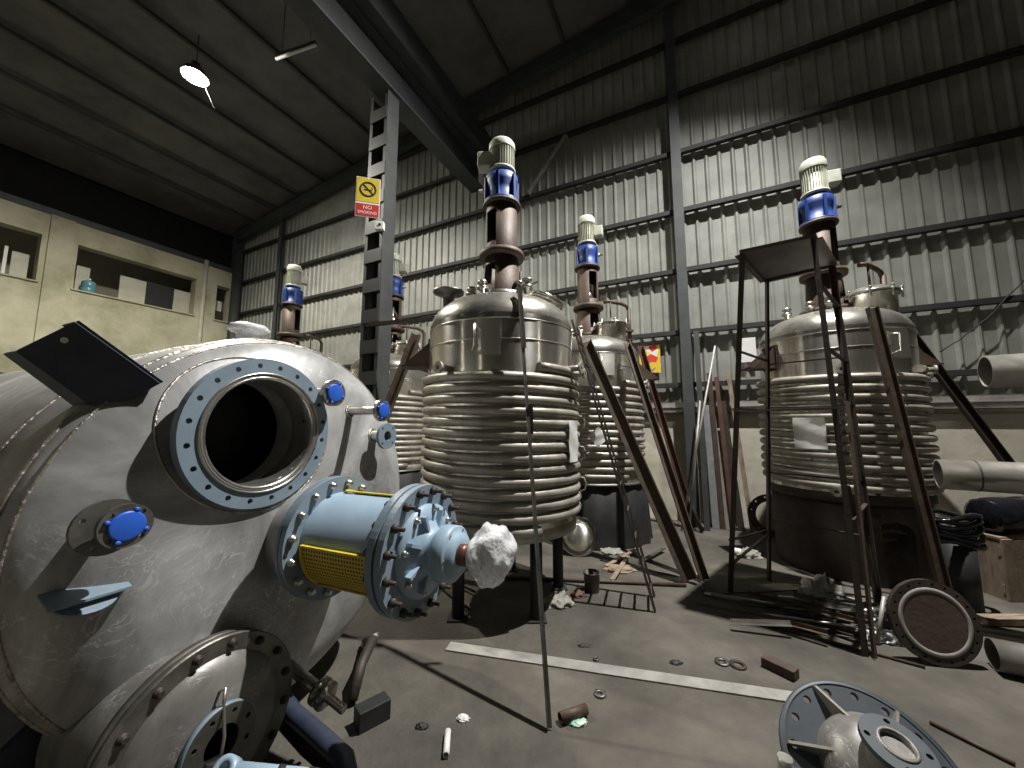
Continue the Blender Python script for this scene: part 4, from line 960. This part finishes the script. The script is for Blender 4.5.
p = fl(292, 712, .05); g = MB(); g.tube([p+Vector((-.1, .05, .05)), p, fl(318, 735, .06), fl(345, 760, .05), fl(350, 790, .05)], .045, 12); o = g.build('dark_hose', 'navy'); tag(o, 'thick dark blue hose on the floor under the vessel, bottom left', 'hose')
# ------------- round blind flange
Rf = .262; nrm = Vector((-.17, -.96, .17)).normalized(); c = fl(935, 622, Rf*math.sqrt(1-nrm.z**2)+.006)
t = thing('blind_flange', 'large round rusty flange with a pale gasket ring, leaning beside the scrap pile', 'flange', Vector((c.x, c.y, 0)))
g = MB(); g.holed(c-nrm*.03, nrm, .032, Rf, 0, 20, Rf*.90, .009, Z, 0, 72); g.build('disc', 'rustd', t)
g = MB(); g.lathe(c, nrm, [(Rf*.70, .001), (Rf*.71, .006), (Rf*.80, .006), (Rf*.81, .001)], 72, False); g.build('gasket_ring', 'gasket', t)
g = MB(); g.lathe(c, nrm, [(.001, .003), (Rf*.70, .003)], 72, False); g.build('face', 'ply', t)
g = MB(); g.bar(Vector((c.x+.08, c.y+.15, .02)), c-nrm*.05, .05, .04); g.build('prop_block', 'rustd', t)
# ------------- flanged fitting bottom right
c = at(874, 766, 1.60); nrm = Vector((-.16, -.62, .75)).normalized(); Rf = .30; c.z = Rf*math.sqrt(1-nrm.z**2)+.05
t = thing('flanged_fitting', 'grey-blue flanged vessel head with gussets lying at the bottom right corner', 'fitting', Vector((c.x, c.y, 0)))
upn = (Z-nrm*Z.dot(nrm)).normalized(); sdn = nrm.cross(upn)
g = MB(); g.holed(c-nrm*.025, nrm, .025, Rf, .17, 16, Rf*.86, .015, Z, 0, 72); g.build('flange', 'gslate', t)
g = MB(); g.lathe(c, nrm, [(Rf+.004, -.03), (Rf+.004, .004), (Rf-.012, .004)], 72, False); g.build('flange_rim', 'gslate', t)
bx = (nrm*.55-upn*.83).normalized(); 
g = MB(); g.lathe(c-nrm*.02, nrm, [(.18, -.005), (.178, .06), (.17, .1), (.145, .14), (.09, .17), (.001, .18)], 48, False); g.build('dished_body', 'dsatin', t)
for k in range(6):
    a = k*PI/3+.35; d = upn*math.cos(a)+sdn*math.sin(a); sd = nrm.cross(d)
    pts = [c+d*.165-sd*.005, c+d*(Rf*.96)-sd*.005, c+d*(Rf*.94)+nrm*.02-sd*.005, c+d*.15+nrm*.11-sd*.005]
    quadplate('gusset', pts, .01, sd, 'pipe', t)
e = c+nrm*.15+sdn*-.0; nn = (Z*.85+nrm*.5+Vector((.1, -.1, 0))).normalized()
e = c+nrm*.10-upn*.02
g = MB(); g.lathe(e, nn, [(.072, 0), (.072, .11), (.08, .12), (.08, .13)], 36, False); g.lathe(e, nn, [(.001, .1), (.06, .1)], 30, False); nk = g.build('nozzle_neck', 'steel', t)
g = MB(); g.holed(e+nn*.13, nn, .02, .105, .058, 4, .085, .010, Z, .3, 48); g.build('nozzle_flange', 'gslate', nk)
g = MB(); g.lathe(e+nn*.129, nn, [(.048, .0), (.048, .026), (.058, .026), (.058, 0)], 36, False); g.lathe(e+nn*.13, nn, [(.001, .004), (.05, .004)], 36, False); g.build('nozzle_face', 'dsatin', nk)
sdh = Vector((sdn.x, sdn.y, 0)).normalized()
if sdh.x > 0: sdh = -sdh
p = c+nrm*.1-upn*.05+sdh*.14-Z*.0; g = MB(); q = p+sdh*.2-Z*.03; g.cyl(p-sdh*.05, q, .022, 14); g.cyl(q, q+sdh*.0+Z*.06, .026, 14); g.lathe(q+sdh*.0, -sdh, [(.02, 0), (.045, 0), (.045, .012), (.02, .012)], 18); g.build('side_pipe', 'steel', t)
p = c+nrm*.06-upn*.05-sdh*.27; g = MB(); g.lathe(p, (-sdh+Z*.2).normalized(), [(.05, 0), (.05, .03), (.03, .035), (.03, .06), (.055, .065), (.055, .09), (.02, .1)], 20); g.cyl(p+sdh*.14, p, .025, 12); g.build('valve_end', 'steel', t)
# ------------- scrap rods under the tower
rnd = random.Random(5)
labs = ['thin steel rod in the scrap pile under the access tower']
for k in range(26):
    cx, cy = 800+rnd.uniform(-45, 60), 612+rnd.uniform(-14, 22)
    c = fl(cx, cy); a = rnd.gauss(-.42, .22); L = rnd.uniform(.4, .95); z_ = .015+.006*k*.8; d = Vector((math.cos(a), math.sin(a), rnd.uniform(-.03, .05)))
    g = MB(); r_ = rnd.uniform(.006, .014); kd = k % 3
    p, q = c-d*L/2, c+d*L/2; p.z = max(r_+.001, z_+rnd.uniform(-.01, .02)); q.z = max(r_+.001, z_+rnd.uniform(-.01, .04))
    if kd == 0: g.cyl(p, q, r_, 8)
    elif kd == 1: g.angle(p+Z*.01, q+Z*.01, .03, .004, Z)
    else: g.pipe(p, q, r_*1.3, r_, 12)
    m = ('dsteel', 'rustd', 'steel', 'black', 'rust')[k % 5]
    o = g.build(('scrap_rod', 'scrap_angle', 'scrap_pipe')[kd], m)
    tag(o, ('thin round rod lying in the scrap pile under the access tower', 'short length of angle iron lying in the scrap pile under the access tower', 'thin offcut of pipe lying in the scrap pile under the access tower')[kd], ('rod', 'steel angle', 'pipe')[kd], ('scrap rods', 'scrap angles', 'scrap pipes')[kd]+' under the access tower')
p, q = fl(836, 612, .14), fl(893, 611, .20); t = thing('flanged_shaft', 'bright machined shaft with collars lying on the scrap pile beside the blind flange', 'shaft', Vector((p.x, p.y, 0)))
g = MB(); g.cyl(p, q, .024, 16); g.build('shaft', 'steel', t)
for k in (.3, .62, .8):
    a = p.lerp(q, k); g = MB(); g.cyl(a, a+(q-p)*.05, .036, 16); g.build('collar', 'steel', t)
g = MB(); g.bar(Vector((p.x+.05, p.y, .0)), p+Vector((.05, 0, 0)), .06, .06); g.bar(Vector((q.x-.08, q.y, .0)), q+Vector((-.08, 0, 0)), .06, .06); g.build('rest_block', 'black', t)
p, q = fl(877, 643, .012), at(884, 596, 2.95); lean('steel_rod', 'short upright grey bar leaning beside the blind flange', 'rod', p, q, 'rod', .013, 0, 0, 'flat')
# white tin by tower leg, small disc
c = fl(737, 555); g = MB(); X = Vector((.8, -.6, 0)); g.lathe(c+Z*.04, X, [(.04, -.05), (.042, -.045), (.042, .045), (.04, .05)], 20); o = g.build('tin_can', 'white'); tag(o, 'small white tin lying beside the left foot of the access tower', 'tin')
c = fl(704, 592); g = MB(); g.ball(c+Z*.022, .022, 2, .2); o = g.build('pebble', 'dsteel'); tag(o, 'small round stone at the corner of the platform shadow', 'stone')
# ------------- pipes at the right, resting on a rack beyond the frame
def bigpipe(label, px, py, Y, ang, L, r_, zabs=None, ringpos=None, dz=0):
    p = at(px, py, Y); d = Vector((math.cos(ang), math.sin(ang), dz)).normalized(); t = thing('steel_pipe', label, 'pipe', Vector((p.x, p.y, p.z-r_)))
    g = MB(); g.pipe(p, p+d*L, r_, r_*.9, 40); g.build('pipe_wall', 'pipe', t)
    g = MB(); g.lathe(p+d*.3, d, [(r_*.9, 0), (.001, 0)], 30, False); g.build('dark_inside', 'bore', t)
    if ringpos:
        g = MB(); g.lathe(p+d*ringpos, d, [(r_+.001, 0), (r_+.004, .004), (r_+.001, .012)], 40, False); g.build('weld_line', 'rustd', t)
    return p, d
p1_, d1_ = bigpipe('large steel pipe high at the right edge, its open end facing the right reactor', 985, 372, 3.05, -.60, 1.7, .135)
p2_, d2_ = bigpipe('large steel pipe lower at the right edge with a weld line near its end', 938, 474, 3.15, -.60, 2.0, .12, ringpos=.2, dz=0)
t = thing('pipe_rack', 'dark steel rack at the right edge carrying the two large pipes', 'rack', Vector((p1_.x+1.2, p1_.y, 0)))
for dx in (.75, 1.5):
    for dy in (-.36, .30):
        g = MB(); a = p1_+d1_*dx; g.box(Vector((a.x, a.y+dy, (p1_.z-.14)/2)), .06, .06, p1_.z-.14); g.build('post', 'rustd', t)
    for zz in (p1_.z-.135-.03, p2_.z-.12-.03-.03):
        g = MB(); a = p1_+d1_*dx; g.box(Vector((a.x, a.y-.03, zz)), .06, .72, .05); g.build('cross_beam', 'rustd', t)
# horizontal beam under the top pipe towards the reactor (thin dark)
# wrapped rolls on a crate
c = at(1003, 515, 3.72); t = thing('wrapped_roll', 'black plastic-wrapped shiny drum lying on the wooden crate under the lower pipe', 'drum', Vector((c.x, c.y, c.z-.16)))
g = MB(); d = Vector((1, .05, 0)); g.lathe(c-d*.22, d, [(.001, 0), (.12, 0), (.165, .03), (.17, .2), (.165, .4), (.17, .6), (.12, .64), (.001, .64)], 48, False)
for v in g.v:
    q = v-c; v += Vector((0, 1, 1))*mnoise(Vector((q.x*3, q.y*22, q.z*22)))*.014
g.build('stretch_wrap', 'bfilm', t)
zc2 = c.z-.165
g = MB()
t = thing('wooden_crate', 'weathered wooden crate of upright boards under the black wrapped drum', 'crate', Vector((c.x+.15, c.y+.05, 0)))
x0 = c.x-.26
for k in range(8):
    wk = .10; X0 = x0+k*.105; hh = zc2-.02-random.uniform(0, .01)
    g = MB(); g.box(Vector((X0+.05, c.y-.16, hh/2+.005)), wk, .02, hh); g.build('board', 'wood', t)
g = MB(); 
for zz in (.1, hh-.1): g.box(Vector((x0+.42, c.y-.135, zz)), .84, .02, .08)
g.box(Vector((x0+.42, c.y+.05, zc2-.012)), .84, .4, .02); g.box(Vector((x0+.02, c.y+.05, hh/2)), .03, .4, hh); g.box(Vector((x0+.82, c.y+.05, hh/2)), .03, .4, hh); g.build('crate_frame', 'wood', t)
c2 = at(973, 560, 4.0); t = thing('yellow_drum', 'yellow drum standing behind the wooden crate', 'drum', Vector((c2.x, c2.y, 0)))
g = MB(); g.lathe(Vector((c2.x, c2.y, 0)), Z, [(.15, 0), (.155, .01), (.155, .17), (.16, .18), (.155, .19), (.155, .4), (.16, .41), (.15, .42), (.001, .42)], 36); g.build('body', 'yellow', t)
g = MB(); g.lathe(Vector((c2.x, c2.y, 0)), Z, [(.17, 0), (.172, .03), (.156, .03)], 36, False); g.build('base_rim', 'flat', t)
c3 = at(948, 505, 3.45); t = thing('black_hose_coil', 'coil of black hoses hanging between the right reactor and the wrapped drum', 'hose', Vector((c3.x, c3.y, 0)))
for k in range(5):
    g = MB(); g.tube([Vector((c3.x-.02+.2*math.cos(a), c3.y-.05+.1*math.sin(a), .57+k*.055+.03*math.sin(a*2+k))) for a in [2*PI*i/24 for i in range(24)]], .022, 8, True); g.build('hose_turn', 'bfilm', t)
g = MB(); g.lathe(Vector((c3.x-.02, c3.y-.05, 0)), Z, [(.11, 0), (.11, .56), (.001, .57)], 24); g.build('stand_drum', 'black', t)
# pipe elbow on the floor right
p = fl(985, 672, .09); t = thing('pipe_bend', 'short large steel pipe lying on the floor at the right edge', 'pipe', Vector((p.x, p.y, 0)))
g = MB(); p = at(993, 661, 2.62); p.z = .10; g.pipe(p, p+Vector((1, -.6, 0)).normalized()*.6, .095, .088, 36); g.build('pipe_wall', 'pipe', t)
g = MB(); g.lathe(p+Vector((.1, -.06, 0)), Vector((1, -.6, 0)), [(.001, 0), (.088, 0)], 24, False); g.build('dark_inside', 'bore', t)
c = fl(1005, 625); g = MB(); g.bar(Vector((c.x-.15, c.y+.02, .03)), Vector((c.x+.25, c.y-.02, .05)), .09, .05, Z); o = g.build('timber_offcut', 'wood'); tag(o, 'pale timber offcut on the floor below the wooden crate', 'offcut')
# round rusty flange leaning at the wall behind the tower
c = fl(762, 520, 0); c = Vector((c.x, c.y, .30)); 
if c.dot(VV) > DW-.4: c += VV*(DW-.42-c.dot(VV))
nr = (-VV+Z*.25).normalized(); t = thing('old_flange', 'rusty ring flange leaning on the wall left of the right reactor', 'flange', Vector((c.x, c.y, 0)))
g = MB(); g.holed(c, nr, .03, .3, .2, 12, .26, .012, Z, 0, 48); g.build('ring', 'rust', t)
# tripod and scrap under the middle reactor
for k, (x0, y0, x1, y1) in enumerate(((412, 560, 475, 592), (430, 578, 470, 610), (405, 600, 440, 575))):
    p, q = fl(x0, y0, .02), fl(x1, y1, .05); g = MB(); g.cyl(p, q, .011, 8); o = g.build('steel_rod', 'rustd'); tag(o, ('dark rod on the floor behind the blue housing, farthest of three', 'dark rod on the floor left of the middle reactor legs, nearest of three', 'dark rod crossing the other two left of the middle reactor legs')[k], 'rod')
# beams lying behind horizontal vessel at left edge (stack of dark sections against plaster wall)
p, q = at(-20, 372, 6.5), at(38, 372, 7.5); p.z = q.z = max(p.z, 2.2)
g = MB(); g.bar(p, q, .2, .06, Z); 
for e_ in (p, q): g.bar(Vector((e_.x, e_.y, 0)), e_-Z*.03, .08, .08)
o = g.build('trestle', 'rustd'); tag(o, 'dark trestle behind the horizontal vessel at the left edge', 'trestle')
#REST-END

# ================================================================== CAMERA
cam = bpy.data.cameras.new('camera'); co = bpy.data.objects.new('camera', cam); C.objects.link(co)
cam.sensor_width = 36; cam.lens = F/1024*36; cam.clip_start = .05
co.location = CAM; co.rotation_euler = (R_(90)+PT, 0, 0)
sc = bpy.context.scene; sc.camera = co
sc.view_settings.view_transform = 'Standard'; sc.view_settings.look = 'None'; sc.view_settings.gamma = 1
sc.view_settings.exposure = 0.0; sc.view_settings.use_curve_mapping = False
